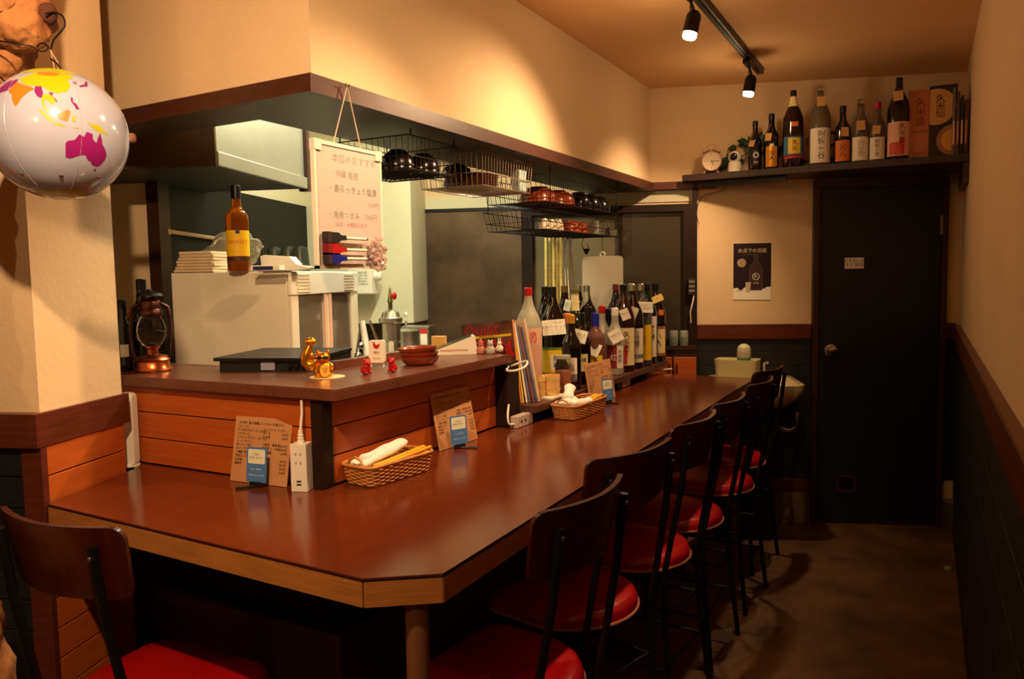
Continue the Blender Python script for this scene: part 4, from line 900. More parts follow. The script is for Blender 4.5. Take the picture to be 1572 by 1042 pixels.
b = bm_(); prism(b, [(-.07, 0), (.045, 0), (.10, .004), (.105, .010), (.05, .018), (.028, .048), (-.06, .055), (-.075, .050)], -.035, .035, Matrix.Rotation(R(90), 4, 'X'), bev=.003); obj('tray', b, whitep, t, smooth=40)
P = top(408, 2.62); t = thing('label_box', 'flat white and dark blue carton in front of the scoop tray', 'box', P, TH)
b = bm_(); box(b, -.045, .058, -.02, .02, 0, .017, bev=.001); obj('carton', b, whitep, t); b = bm_(); box(b, -.035, .035, -.0212, -.0202, .002, .014); obj('print', b, mat('navy_print', (24, 34, 84), .5), t)
# hood
HO = Vector((-2.1, 1.88, 0)); t = thing('range_hood', 'large kitchen hood, front coloured as in shade and bright stainless side, above the fridge', 'hood', HO, TH)
b = bm_(); box(b, -.85, -.004, .012, .72, 1.80, 2.432); obj('body', b, mat('hood_steel', (176, 176, 160), .38, metal=.75, var=.1, vs_=4), t)
b = bm_(); box(b, -.85, -.002, 0, .0115, 1.79, 2.432); obj('front_panel', b, hoodb, t)
b = bm_(); box(b, -.003, .010, 0, .72, 1.788, 1.835, bev=.002); obj('lip', b, MC['hood_steel'], t)
b = bm_(); box(b, -.003, .004, .0, .045, 1.836, 2.432); obj('side_frame', b, MC['hood_steel'], t)
b = bm_(); box(b, -.84, -.006, .014, .715, 1.789, 1.799); obj('underside', b, mat('dark_steel', (60, 58, 50), .5, metal=.5), t)  # underside in a darker steel tone than the body
b = bm_(); box(b, -.03, .012, .722, .75, 1.78, 2.432); obj('rear_frame', b, darkwood, t)
a_ = onp(243, 355, QL, U); b__ = onp(327, 367, QL, U)
b = bm_(); tube(b, [a_+U*.03+V*.03, b__+U*.03, b__+U*.03+V*.4+Vector((0, 0, -.02))], .009, 10); tube(b, [a_+U*.012+V*.03, a_+U*.03+V*.03], .012, 8); tag(obj('wall_pole', b, mat('pale_pole', (176, 150, 116), .5), smooth=60), 'pale horizontal pole on the dark panel beyond the lantern', 'pole')
# steel work table beside the fridge and its equipment
t = thing('work_table', 'stainless work table behind the fridge in the kitchen', 'table', QL, TH)
b = bm_(); box(b, .05, .95, -.95, -.02, .86, .90, bev=.002); obj('table_top', b, steel, t)
for x in (.08, .92):
    for y in (-.92, -.05): b = bm_(); box(b, x-.02, x+.02, y-.02, y+.02, 0, .859); obj('leg', b, steel, t)
def kit(px, d, z=.901): p = at(px, 500, d); return Vector((p.x, p.y, z))
t = thing('water_canister', 'tall stainless canister with red valve behind the hen sign', 'canister', kit(600, 3.35))
b = bm_(); lathe(b, [(0, 0), (.052, 0), (.052, .03), (.030, .05), (.030, .12), (.040, .13), (.040, .23), (.034, .235), (.040, .24), (.040, .31), (.050, .318), (.050, .335), (.040, .34), (.034, .36), (.012, .372), (0, .372)], 28); obj('canister_body', b, steel, t, smooth=35)
b = bm_(); lathe(b, [(.009, .372), (.009, .40), (.013, .405), (.009, .42), (.004, .46), (0, .475)], 14); obj('spout_valve', b, mat('brass_old', (120, 116, 70), .35, metal=.8), t, smooth=40)
b = bm_(); tube(b, [(.008, -.008, .425), (.028, -.016, .428)], .004, 8); ball(b, (.036, -.018, .43), .014, (.6, 1, 1.2)); obj('valve_handle', b, redm, t, smooth=60)
b = bm_(); box(b, .02, .042, -.046, -.040, .17, .235); obj('spec_plate', b, paper, t)
t = thing('soda_dispenser', 'white rounded dispensing tap beside the stainless canister', 'dispenser', kit(568, 3.25))
b = bm_(); tube(b, [(0, 0, 0), (0, 0, .05), (-.004, 0, .11), (-.020, 0, .20), (-.036, 0, .30), (-.040, 0, .33)], [.03, .032, .028, .016, .012, .010], 16); obj('tap_body', b, whitep, t, smooth=70)
b = bm_(); tube(b, [(-.05, 0, .31), (-.075, 0, .2), (-.06, 0, .02)], .004, 8); tube(b, [(.0, 0, .33), (.05, .02, .18), (.09, .02, .03)], .005, 8); obj('hose', b, chrome, t, smooth=60)
t = thing('tap_fitting', 'small chrome taps at the corner of the fridge', 'tap', kit(553, 3.22)); b = bm_(); lathe(b, [(.03, 0), (.03, .02), (.012, .03), (.012, .12), (.02, .13), (.02, .17), (0, .175)], 16); ball(b, (.0, -.02, .19), .016); ball(b, (0, 0, .23), .014); obj('body', b, chrome, t, smooth=50)
t = thing('control_box', 'white control box with printed notice above the chrome taps', 'control box', onp(565, 431, (-2.706, 3.528, 0), V)-V*.145, TH); t.scale = (1.3,)*3
b = bm_(); box(b, -.05, .055, 0, .09, -.055, .055, bev=.003); bd = obj('case', b, whitep, t); b = bm_(); box(b, -.018, .05, -.001, -.0002, -.05, .05); nt_ = obj('notice', b, paper, bd)
letter('取扱注意\n水道水 浄水\n温水 冷水\n使用後は\n必ず閉める', .010, inkgy, nt_, (.016, -.0018, .01), space=1.2)
b = bm_(); tube(b, [(.03, .08, .0), (.03, .108, .0)], .02, 10); obj('bracket', b, steel, t)
b = bm_(); lathe(b, [(.02, 0), (.022, .02), (.012, .03), (0, .03)], 16, Matrix.Translation((.056, .04, .02)) @ Matrix.Rotation(R(90), 4, 'Y')); obj('knob', b, whitep, t, smooth=40)
t = thing('stock_pot', 'tall stainless drum left of the steel cabinet', 'pot', kit(622, 3.72)); b = bm_(); lathe(b, [(0, 0), (.065, 0), (.065, .12), (.067, .123), (.065, .126), (.065, .255), (.05, .262), (0, .265)], 30); obj('drum', b, steel, t, smooth=35)
t = thing('steel_heater', 'stainless water heater cabinet with labels below the duct', 'heater', kit(646, 3.98), TH)
b = bm_(); box(b, -.09, .055, -.05, .08, 0, .262, bev=.003); bd = obj('cabinet', b, steel, t)
b = bm_(); box(b, .01, .045, -.0515, -.0505, .17, .25); obj('spec_label', b, paper, bd); b = bm_(); box(b, .01, .045, -.052, -.0515, .225, .25); obj('warning_label', b, redp, bd)
b = bm_(); box(b, .02, .048, -.056, -.0505, .08, .15); obj('meter', b, ivory, bd); b = bm_(); box(b, .036, .044, -.0575, -.0565, .10, .14); obj('meter_window', b, blackp, bd)
t = thing('hanging_ladle', 'white-handled ladle hanging below the duct', 'ladle', at(623, 486, 3.9)); b = bm_(); tube(b, [(0, 0, -.02), (0, 0, -.13)], .007, 8); obj('handle', b, mat('grey_grip', (150, 150, 140), .4), t, smooth=60)
b = bm_(); tube(b, [(0, 0, -.13), (0, 0, -.24)], .0035, 8); ball(b, (0, 0, -.25), .02, (1, 1, .5)); obj('shaft', b, steel, t, smooth=60)
b = bm_(); tube(b, [(0, 0, -.02), (.006, 0, -.005), (0, 0, .012), (-.002, 0, -.03+.05)], .002, 6); ball(b, (0, .0, .012), .012, (1, .5, 1)); obj('hook', b, whitep, t)
# wire baskets with crockery
def wire_basket(label, x0, x1, y0, y1, z0, z1, m, pitch=.022):
    t = thing('wire_basket', label, 'basket', ((x0+x1)/2, (y0+y1)/2, 0), 0, 'wire baskets hanging under the soffit')
    hx, hy = (x1-x0)/2, (y1-y0)/2; b = bm_(); r = .0013
    for z, k in ((z1, 1.0), (z0+.4*(z1-z0), .97), (z0, .94)): tube(b, [(-hx*k, -hy*k, z), (hx*k, -hy*k, z), (hx*k, hy*k, z), (-hx*k, hy*k, z)], r*1.5, 5, closed=True)
    n = max(3, int(2*hy/pitch))
    for i in range(n+1):
        y = -hy+2*hy*i/n; tube(b, [(-hx, y, z1), (-hx*.94, y*.94, z0), (hx*.94, y*.94, z0), (hx, y, z1)], r, 4)
    n = max(3, int(2*hx/pitch))
    for i in range(n+1):
        x = -hx+2*hx*i/n; tube(b, [(x, -hy, z1), (x*.94, -hy*.94, z0), (x*.94, hy*.94, z0), (x, hy, z1)], r, 4)
    o = obj('wire_mesh', b, m, t); o['kind'] = 'stuff'
    b = bm_()
    for sx in (-1, 1):
        for sy in (-1, 1): tube(b, [(sx*hx, sy*hy*.9, z1), (sx*hx, sy*hy*.9, 1.866)], r*1.8, 5)
    obj('hanger', b, m, t); return t
wire_basket('dark wire basket of black bowls next to the whiteboard', -1.70, -1.42, 2.02, 2.30, 1.745, 1.845, wirem)
wire_basket('pale wire basket of plates in the middle of the soffit', -1.69, -1.41, 2.46, 2.86, 1.735, 1.850, wirel)
wire_basket('upper dark wire basket of lacquer bowls at the far end', -1.70, -1.40, 2.96, 3.86, 1.715, 1.825, wirem)
wire_basket('lower dark wire basket of cups at the far end', -1.70, -1.40, 2.96, 3.86, 1.60, 1.68, wirem)
bowl_n = [0]
def bowl(label, loc, r, h, m, group, flip=True, name='bowl'):
    t = thing(name, label, 'bowl', loc, 0, group)
    pr_ = smooth_prof([(0, 0), (r*.45, 0), (r*.5, h*.08), (r*.85, h*.4), (r, h), (r*.96, h), (r*.8, h*.42), (r*.4, h*.14), (0, h*.12)], 2)
    b = bm_(); lathe(b, pr_, 24, Matrix.Translation((0, 0, h)) @ Matrix.Diagonal((1, 1, -1, 1)) if flip else None); obj('shell', b, m, t, smooth=50)
for i, (x, y, z) in enumerate(((-1.62, 2.09, 1.748), (-1.62, 2.09, 1.766), (-1.52, 2.10, 1.748), (-1.52, 2.10, 1.766), (-1.60, 2.20, 1.748), (-1.50, 2.215, 1.748), (-1.50, 2.215, 1.766))):
    bowl(('black bowl low at the front left of the first wire basket', 'black bowl stacked at the front left of the first wire basket', 'black bowl low at the front middle of the first wire basket', 'black bowl stacked at the front middle of the first wire basket', 'black bowl at the back left of the first wire basket', 'black bowl low at the right of the first wire basket', 'black bowl stacked at the right of the first wire basket')[i], (x, y, z), .055, .05, bowlk, 'black bowls in the first wire basket')
for i in range(5):
    bowl('%s brown plate in the pale wire basket' % ('lowest', 'second lowest', 'middle', 'second highest', 'topmost')[i], (-1.56, 2.62+.004*i, 1.738+.009*i), .105, .018, mat('brown_plate', (74, 42, 34), .35), 'plates in the pale wire basket', flip=False, name='plate')
bowl('black bowl upside down beside the plates in the pale basket', (-1.62, 2.62, 1.800), .06, .04, bowlk, 'plates in the pale wire basket')
t = thing('tissue_packet', 'pale blue packet at the end of the pale wire basket', 'packet', (-1.44, 2.80, 1.738), 0); b = bm_(); box(b, -.02, .02, -.03, .03, 0, .085, bev=.006); obj('film', b, mat('sky_packet', (126, 176, 190), .4, var=.4, vs_=30, col2=(210, 214, 200)), t)
k = 0
WORD = ('first', 'second', 'third', 'fourth', 'fifth', 'sixth', 'seventh', 'eighth')
for y, x in ((3.17, -1.535), (3.355, -1.53)):
    for j in range(3):
        bowl('large brown lacquer bowl %s, %s, in the upper far basket' % (('on the left', 'second from the left')[k//3], ('lowest', 'in the middle', 'on top')[j]), (x, y, 1.718+.014*j), .086, .052, (bowlw, bowlo)[k//3], 'lacquer bowls in the upper far basket'); k += 1
for i, y in enumerate((3.52, 3.65, 3.78)):
    for j in range(2): bowl('%s black lacquer bowl from the right, %s, in the upper far basket' % (WORD[2-i], ('below', 'above')[j]), (-1.49, y, 1.718+.022*j), .060, .062, bowlk, 'black bowls in the upper far basket')
for i, (y, m_, r, h) in enumerate(((3.03, mat('cream_cup', (226, 206, 180), .3), .022, .045), (3.10, MC['cream_cup'], .022, .045), (3.17, MC['cream_cup'], .026, .05), (3.24, glassc, .024, .05))):
    bowl(('cream cup at the left end of the lower far basket', 'cream cup second from the left in the lower far basket', 'wider cream cup third from the left in the lower far basket', 'clear glass cup beside the cream cups')[i], (-1.44, y, 1.603), r, h, m_, 'cups in the lower far basket', name='cup')
for i, y in enumerate((3.34, 3.44)):
    for j in range(2): bowl('orange wooden bowl %s, %s, in the lower far basket' % (('on the left', 'on the right')[i], ('below', 'above')[j]), (-1.46, y, 1.603+.018*j), .05, .035, bowlo, 'orange bowls in the lower far basket')
t = thing('frosted_beaker', 'frosted pale beaker in the lower far basket', 'beaker', (-1.44, 3.56, 1.603)); b = bm_(); lathe(b, [(.0, 0), (.034, 0), (.038, .062), (.035, .062), (.031, .004)], 22); obj('body', b, mat('frosted_grey', (176, 180, 160), .3, trans=.3), t, smooth=50)
t = thing('glass_dome', 'small clear dome lid at the right end of the lower basket', 'lid', (-1.42, 3.77, 1.603)); b = bm_(); lathe(b, smooth_prof([(.034, 0), (.033, .022), (.02, .04), (0, .045)], 4), 22, cap=False); obj('dome', b, glassc, t, smooth=60)
# skewers, tongs, cutting board
for i, (px, d, m_, lab) in enumerate(((838, 3.98, bamboo, 'bamboo skewer at the left edge of the hanging bundle'), (844, 4.0, bamboo, 'second bamboo skewer from the left in the hanging bundle'), (850, 3.97, bamboo, 'middle bamboo skewer of the hanging bundle'), (856, 4.0, bamboo, 'fourth bamboo skewer from the left in the hanging bundle'), (861, 3.98, bamboo, 'bamboo skewer at the right edge of the hanging bundle'), (867, 4.0, steel, 'metal tongs hanging left beside the bamboo skewers'), (875, 4.0, steel, 'metal tongs hanging right beside the bamboo skewers'))):
    p = at(px, 357, d); q = at(px+(0 if i < 5 else 5), 470, d-.02); t = thing('bamboo_skewer' if i < 5 else 'tongs', lab, 'skewer' if i < 5 else 'tongs', (p.x, p.y, 0), 0, 'skewers and tongs hanging under the basket')
    e = Vector((q.x-p.x, q.y-p.y, 0)); b = bm_()
    if i < 5: tube(b, [(0, 0, 1.598), e+Vector((0, 0, 1.0))], .0075, 6); obj('stick', b, bamboo, t, smooth=60)
    else:
        tube(b, [(-.004, 0, 1.598), e+Vector((-.010, 0, 1.18))], .004, 6); obj('arm', b, steel, t, smooth=60); b = bm_(); tube(b, [(.004, 0, 1.598), e+Vector((.012, 0, 1.18))], .004, 6); obj('arm', b, steel, t, smooth=60)
P = at(925, 400, 3.95); t = thing('cutting_board', 'white plastic cutting board hanging behind the bottles', 'cutting board', (P.x, P.y, 1.17), TH+R(4))
b = bm_(); prism(b, rrect(.205, .33, .018, cx=0, cy=.165), 0, .012, Matrix.Translation((0, .006, 0)) @ Matrix.Rotation(R(90), 4, 'X')); obj('board', b, mat('board_plastic', (228, 222, 196), .5), t)
b = bm_(); pts = [(.012*math.cos(a), .012*math.sin(a)+.337) for a in [2*PI*i/16 for i in range(16)]]; tube(b, [(x, .0, z) for x, z in pts], .004, 6, closed=True); obj('hanging_eye', b, MC['board_plastic'], t, smooth=60)
b = bm_(); tube(b, [(0, 0, .342), (0, 0, .432)], .0018, 6); obj('hook', b, wirem, t)
P = at(900, 372, 3.93); t = thing('binder_clip', 'black clip hanging at the left corner of the cutting board', 'clip', (P.x, P.y, 1.51), TH); b = bm_(); prism(b, [(-.018, .028), (.018, .028), (.006, 0), (-.006, 0)], -.006, .006, Matrix.Rotation(R(90), 4, 'X')); obj('jaw', b, blackm, t)
b = bm_(); tube(b, [(-.014, 0, .028), (-.022, 0, .05), (-.012, 0, .088)], .0018, 5); tube(b, [(.014, 0, .028), (.004, 0, .05)], .0018, 5); obj('handle', b, wirem, t)
# things on the sill
for i, px in enumerate((1033, 1048)):
    l_ = bw(px, 526); P = FR @ Vector((l_.x, -.105, 1.006)); t = thing('sill_can', ('left', 'right')[i]+' one of two grey-green cans on the far window sill', 'can', P, 0, 'cans on the window sill'); b = bm_(); lathe(b, [(0, 0), (.022, 0), (.024, .004), (.024, .078), (.021, .084), (0, .084)], 20); obj('can', b, mat('grey_green_can', (150, 156, 136), .4, metal=.3), t, smooth=40)
    b = bm_(); arc_strip(b, .0246, .02, .05, R(-150), R(-30)); obj('label', b, mat('sage_label', (110, 122, 100), .6), t)
l_ = bw(1060, 440); P = FR @ Vector((l_.x, -.071, l_.z)); t = thing('wall_switch_unit', 'small dark switch unit with a white cable on the far window post', 'switch', P, TH); b = bm_(); box(b, -.02, .02, -.03, 0, -.045, .045, bev=.002); obj('case', b, blackp, t)
for z in (-.02, .005, .03): b = bm_(); box(b, -.016, .016, -.033, -.0305, z-.008, z+.006); obj('key', b, mat('grey_key', (120, 116, 112), .4), t)
b = bm_(); tube(b, [(.012, -.02, -.046), (.006, -.03, -.08), (-.008, -.03, -.14), (-.004, -.02, -.20)], .004, 6); obj('cable', b, whitep, t, smooth=60)
# ================================================================ SHELF OVER THE DOOR
ZSH = 1.943; YF = 4.28
def wally(x): return 4.797+.3448*x
b = bm_(); prism(b, [(-1.196, YF), (.164, YF), (.164, wally(.164)-.004), (-1.196, wally(-1.196)-.004)], ZSH-.034, ZSH, bev=.002)
t = thing('bottle_shelf', 'long dark wooden shelf of bottles above the door', 'shelf'); obj('board', b, mat('shelf_wood', (58, 40, 36), .45, var=.25, vs_=7, stretch=(10, 1, 1)), t)
b = bm_(); prism(b, [(.140, YF+.02), (.164, YF+.02), (.164, 4.80), (.140, 4.80)], ZSH-.13, ZSH-.035); obj('bracket', b, darkwood, t)
b = bm_(); prism(b, [(-1.10, YF+.06), (-.66, YF+.06), (-.66, YF+.09), (-1.10, YF+.09)], ZSH-.064, ZSH-.036); obj('rail', b, blackm, t)
P0 = onp(1072, 297, BW, V); cable('thin black wire hanging from the shelf down to the kitchen post', [(-.99, 4.33, 1.905), (-1.00, 4.40, 1.86), P0+Vector((.03, -.02, -.02)), P0+Vector((.0, -.03, -.10)), onp(1071, 345, BW, V)+Vector((.01, -.012, 0))], m=wirem, r=.0018)
G2 = 'bottles on the shelf above the door'
def sx(px, Y): return onp(px, 250, (0, Y, 0), (0, 1, 0)).x
def sh(px, Y, lab, kind, glass, cap, **k):
    x = sx(px, Y); return bottle('shelf_bottle', lab, (x, Y, ZSH+.0005), kind, glass, cap, group=G2, rz=facecam(x, Y), **k)
kt = mat('kraft_tag', (198, 150, 92), .7)
YS2 = 4.345
sh(1159, YS2, 'small black bottle with white round crest, leftmost bottle on the shelf', 'medium', gdark, blackm, sc=.90, labels=[(blackp, .03, .12, 40, 0, (['残波'], .014, whitel, .045, 8), (['◎'], .045, whitel, .085, 8))], tagcard=(kt, .155, .032, .036, 10, -26, ['久']))
sh(1184, YS2, 'slim dark bottle with gold label, second from the left on the shelf', 'medium', gdark, blackm, sc=1.0, labels=[(goldp, .012, .118, 48, 2, (['海', '人'], .03, inkb, .065, 2)), (whitel, .118, .130, 16, 2)], tagcard=(kt, .165, .034, .04, 4, -22, ['久']))
sh(1217, YS2, 'large dark bottle with blue, yellow and red label on the shelf', 'isshobin', mat('dark_red_glass', (30, 10, 12), .08, coat=.5), gdark, neck=(creamlab, .31), labels=[(bluep, .052, .155, 64, 6), (yellow, .068, .148, 34, 8, (['久', '米'], .032, inkb, .108, 10)), (redp, .045, .064, 64, 6), (orange, .205, .228, 20, 8)])
sh(1258, YS2, 'large clear bottle with white label of black brush characters on the shelf', 'isshobin', mat('grey_clear_glass', (150, 140, 120), .1, trans=.7, ior=1.15), glassc, labels=[(whitel, .012, .185, 62, 4, (['阿', '佐', 'ヶ', '谷'], .038, inkb, .098, 8))], tagcard=(kt, .315, .04, .05, 0, 4, ['']))
sh(1293, YS2, 'small dark bottle with orange label in the middle of the shelf', 'medium', gdark, blackm, sc=1.0, labels=[(orange, .012, .115, 62, 2, (['宮', '古'], .034, inkb, .063, 2))], tagcard=(kt, .155, .036, .048, 0, 14, ['久']))
sh(1320, YS2, 'small clear bottle with pale label right of the orange one', 'medium', mat('grey_clear_glass', (150, 140, 120)), glassc, sc=1.08, labels=[(whitel, .008, .115, 64, 4, (['白', '百', '合'], .026, inkgy, .062, 4))], tagcard=(kt, .165, .036, .046, -3, 2, ['久']))
sh(1346, YS2, 'small clear bottle with red cap and white label on the shelf', 'medium', mat('grey_clear_glass', (150, 140, 120)), redm, sc=1.0, labels=[(whitel, .008, .115, 64, 4, (['阿', '佐', 'ヶ', '谷'], .022, inkb, .062, 0))], tagcard=(kt, .15, .036, .044, 3, -6, ['久']))
sh(1378, YS2, 'large dark bottle with pink label at the right of the shelf', 'isshobin', gdark, gdark, labels=[(pinkl, .015, .178, 66, 4, (['久', '米', '島'], .034, inkb, .122, 18)), (redp, .02, .08, 40, -6), (redp, .06, .10, 12, 20)], tagcard=(kt, .30, .045, .05, -4, -4, ['久']))
# boxes
def sbox(lab, px, w, d, h, m, Y=4.33):
    x = sx(px, Y); t = thing('bottle_box', lab, 'box', (x, Y, ZSH+.0005), R(2), 'boxes at the right end of the shelf'); b = bm_(); box(b, -w/2, w/2, 0, d, 0, h, bev=.0015); return t, obj('carton', b, m, t)
t, c = sbox('tall orange bottle carton with brown writing on the shelf', 1411, .103, .10, .325, mat('orange_carton', (176, 104, 62), .7))
letter('久\n米\n島', .05, mat('brown_ink', (110, 50, 30), .7), c, (0, -.0012, .215), space=.9); letter('AWAMORI', .014, MC['brown_ink'], c, (0, -.0012, .125)); letter('KUMEJIMA', .013, MC['brown_ink'], c, (0, -.0012, .02))
t, c = sbox('dark carton with two large cream discs at the right of the shelf', 1446, .118, .10, .335, mat('dark_carton', (44, 28, 24), .6))
def half_disc(cx, cz, r, m, clip, y=-.0008):
    b = bm_(); pts = [(max(clip[0], min(clip[1], cx+r*math.cos(a))), max(clip[2], min(clip[3], cz+r*math.sin(a)))) for a in [2*PI*i/40 for i in range(40)]]
    q = []
    for p in pts:
        if not q or (Vector(p)-Vector(q[-1])).length > 1e-5: q.append(p)
    prism(b, q, -y, -y+.0004, Matrix.Rotation(R(90), 4, 'X')); return obj('disc_print', b, m, c)
CL = (-.057, .057, .004, .331)
half_disc(-.03, .235, .085, mat('disc_cream', (196, 146, 80), .6), CL); half_disc(.045, .075, .072, mat('disc_tan', (150, 104, 66), .6), CL); half_disc(.045, .075, .052, mat('disc_gold', (206, 146, 60), .6), CL, -.0013)
letter('久\n米\n仙', .042, inkb, c, (-.012, -.0016, .235), space=.85)
for i in range(4):
    x = .092+.017*i; t = thing('thin_binder', ('grey', 'brown', 'dark', 'reddish')[i]+' thin binder standing at the wall end of the shelf', 'binder', (x, 4.32, ZSH+.0005), 0, 'binders at the wall end of the shelf')
    b = bm_(); box(b, 0, .013, 0, .20, 0, .315-.02*i, bev=.002); obj('cover', b, (mat('grey_binder', (96, 92, 92), .5), mat('brown_binder', (84, 56, 46), .5), blackp, mat('maroon_binder', (84, 34, 36), .5))[i], t)
    b = bm_(); box(b, .003, .010, -.0006, 0, .05, .16); obj('spine_label', b, (pinkl, kraft)[i % 2], t)
# alarm clock
x = sx(1092, 4.325); t = thing('alarm_clock', 'cream twin-bell alarm clock at the left end of the shelf', 'clock', (x, 4.325, ZSH+.0005), facecam(x, 4.325)+R(4))
MX = Matrix.Rotation(R(90), 4, 'X')
b = bm_(); lathe(b, [(0, -.022), (.040, -.022), (.052, -.014), (.055, 0), (.055, .012), (.051, .022), (.046, .022), (.046, .018), (0, .018)], 36, Matrix.Translation((0, 0, .066)) @ MX); cs = obj('case', b, mat('clock_cream', (206, 168, 140), .4), t, smooth=40)
b = bm_(); lathe(b, [(0, .0182), (.0455, .0182), (.0455, .0195), (0, .0195)], 36, Matrix.Translation((0, 0, .066)) @ MX); dl = obj('dial', b, mat('dial_white', (236, 214, 184), .5), t)
for k in range(12):
    a = R(30*k); r_ = .036; b = bm_(); q = .0032 if k % 3 == 0 else .0016; box(b, r_*math.sin(a)-q/2, r_*math.sin(a)+q/2, -.0204, -.0196, .066+r_*math.cos(a)-q, .066+r_*math.cos(a)+q); obj('hour_mark', b, inkb, dl)
for a, L_, w_ in ((92, .033, .0022), (160, .022, .003)):
    b = bm_(); box(b, -w_/2, w_/2, -.0212, -.0206, -.004, L_, Matrix.Translation((0, 0, .066)) @ Matrix.Rotation(R(a), 4, 'Y')); obj('hand', b, inkb, dl)
for s in (-1, 1):
    b = bm_(); lathe(b, [(.026, 0), (.022, .010), (.012, .017), (0, .019)], 22, Matrix.Translation((s*.026, 0, .119)) @ Matrix.Rotation(R(s*24), 4, 'Y')); obj('bell', b, mat('clock_cream', (0, 0, 0)), t, smooth=60)
    b = bm_(); tube(b, [(s*.024, 0, .024), (s*.042, 0, .001)], .004, 8); obj('foot', b, MC['clock_cream'], t)
b = bm_(); tube(b, [(-.024, 0, .135)] + [(.026*math.sin(R(a)), 0, .138+.02*math.cos(R(a))) for a in range(-80, 81, 20)] + [(.024, 0, .135)], .0022, 8); obj('handle', b, MC['clock_cream'], t, smooth=60)
# security camera
x = sx(1128, 4.33); t = thing('security_camera', 'small white dome camera with dark lens beside the clock', 'camera', (x, 4.33, ZSH+.0005), facecam(x, 4.33)-R(8))
b = bm_(); lathe(b, smooth_prof([(0, 0), (.033, 0), (.036, .006), (.035, .040), (.028, .054), (0, .058)], 3), 28); obj('base', b, whitep, t, smooth=50)
b = bm_(); ball(b, (0, 0, .078), .0345, u=28, v=18); hd = obj('head', b, whitep, t, smooth=80)
b = bm_(); lathe(b, [(.0, .0365), (.012, .0355), (.019, .0325), (.0205, .026), (.0, .026)], 24, Matrix.Translation((-.002, 0, .079)) @ MX); obj('lens', b, mat('lens_black', (12, 12, 26), .1, coat=.5), hd, smooth=60)
# foliage and wire behind the bottles
rr3 = random.Random(11)
for nm, xs, n, lab in (('a', (-1.06, -.60), 60, 'dark green leafy garland behind the left bottles of the shelf'), ('b', (-.50, -.14), 44, 'dark green leaves behind the small clear bottles of the shelf')):
    t = thing('leaf_garland', lab, 'plant', ((xs[0]+xs[1])/2, wally((xs[0]+xs[1])/2)-.08, ZSH)); w_ = (xs[1]-xs[0])/2
    b = bm_(); tube(b, [(-w_, -.0, .01), (-w_*.3, .0, .10), (w_*.3, .01, .15), (w_, .02, .05)], .003, 6); obj('stem', b, leafm, t)
    for i in range(n):
        f = rr3.random(); px_ = -w_+2*w_*f; pz = .02+.15*math.sin(PI*f)*rr3.uniform(.4, 1.2); b = bm_()
        v = [b.verts.new(c_) for c_ in ((0, 0, 0), (.014, .004, .018), (.010, .006, .042), (0, .004, .058), (-.010, .006, .042), (-.014, .004, .018))]; b.faces.new(v)
        bmesh.ops.transform(b, matrix=Matrix.Translation((px_, rr3.uniform(-.045, .02), pz)) @ Matrix.Rotation(rr3.uniform(-1.9, 1.9), 4, 'Y') @ Matrix.Rotation(rr3.uniform(-.6, .6), 4, 'X'), verts=b.verts[:]); obj('leaf', b, leafm, t)
t = thing('wire_coil', 'coil of dark wire behind the blue-labelled bottle', 'wire', (-.50, 4.53, ZSH)); b = bm_()
for k in range(4): tube(b, [(.07*math.cos(a)*(1+.1*k), .012*k*math.sin(a), .16+.035*math.sin(a)*(1+.15*k)) for a in [2*PI*i/22 for i in range(22)]], .0022, 6, closed=True)
tube(b, [(-.06, 0, .14), (-.07, 0, .06), (-.05, 0, .001)], .0022, 6); tube(b, [(.06, 0, .14), (.07, 0, .06), (.05, 0, .001)], .0022, 6); obj('loops', b, wirem, t, smooth=60)
# ================================================================ POSTER
a0 = bw(1126, 374); a1 = bw(1183, 459); W_ = a1.x-a0.x; H_ = a0.z-a1.z
t = thing('wall_poster', 'dark night-sky drink poster with bottle and moon on the back wall', 'poster', FR @ Vector((a0.x, -.003, a1.z)), TH)
b = bm_(); prism(b, [(0, 0), (W_, -.004), (W_, H_), (0, H_)], 0, .0012, Matrix.Rotation(R(90), 4, 'X')); sh_ = obj('sheet', b, paper, t)
b = bm_(); prism(b, [(0, H_*.20)]+[(W_*i/10, H_*(.20+.035*math.sin(i*2.1)+.02*math.sin(i*5))) for i in range(11)]+[(W_, H_), (0, H_)], .0013, .0015, MX); obj('night_print', b, mat('night_print', (36, 22, 34), .4, var=.4, vs_=20), sh_)
b = bm_(); pts = [(W_*.22+.024*math.cos(a), H_*.655+.024*math.sin(a)) for a in [2*PI*i/24 for i in range(24)]]; prism(b, pts, .0016, .0018, MX); obj('moon_print', b, mat('moon_print', (170, 150, 120), .6, var=.3, vs_=60), sh_)
cx_ = W_*.60; bt = [(.034, .16), (.034, .56), (.026, .61), (.011, .66), (.008, .80)]
b = bm_(); prism(b, [(cx_+x, H_*z) for x, z in bt]+[(cx_-x, H_*z) for x, z in reversed(bt)], .0016, .0018, MX); bo = obj('bottle_print', b, mat('bottle_print', (64, 44, 52), .35), sh_)
for s in (-1, 1): b = bm_(); tube(b, [(cx_+s*x, -.0019, H_*z) for x, z in bt], .0008, 4); obj('outline', b, mat('grey_outline', (130, 110, 104), .5), sh_)
b = bm_(); tube(b, [(cx_+.018*math.cos(a), -.0022, H_*.405+.018*math.sin(a)) for a in [2*PI*i/24 for i in range(24)]], .0022, 4, closed=True); obj('ring_emblem', b, ivory, sh_)
letter('久', .022, ivory, sh_, (cx_, -.0024, H_*.405)); letter('久米島', .010, ivory, sh_, (cx_, -.0024, H_*.29)); letter('氷点下の泡盛', W_*.128, mat('poster_title', (214, 196, 160), .5), sh_, (W_*.5, -.0024, H_*.865), res=2)
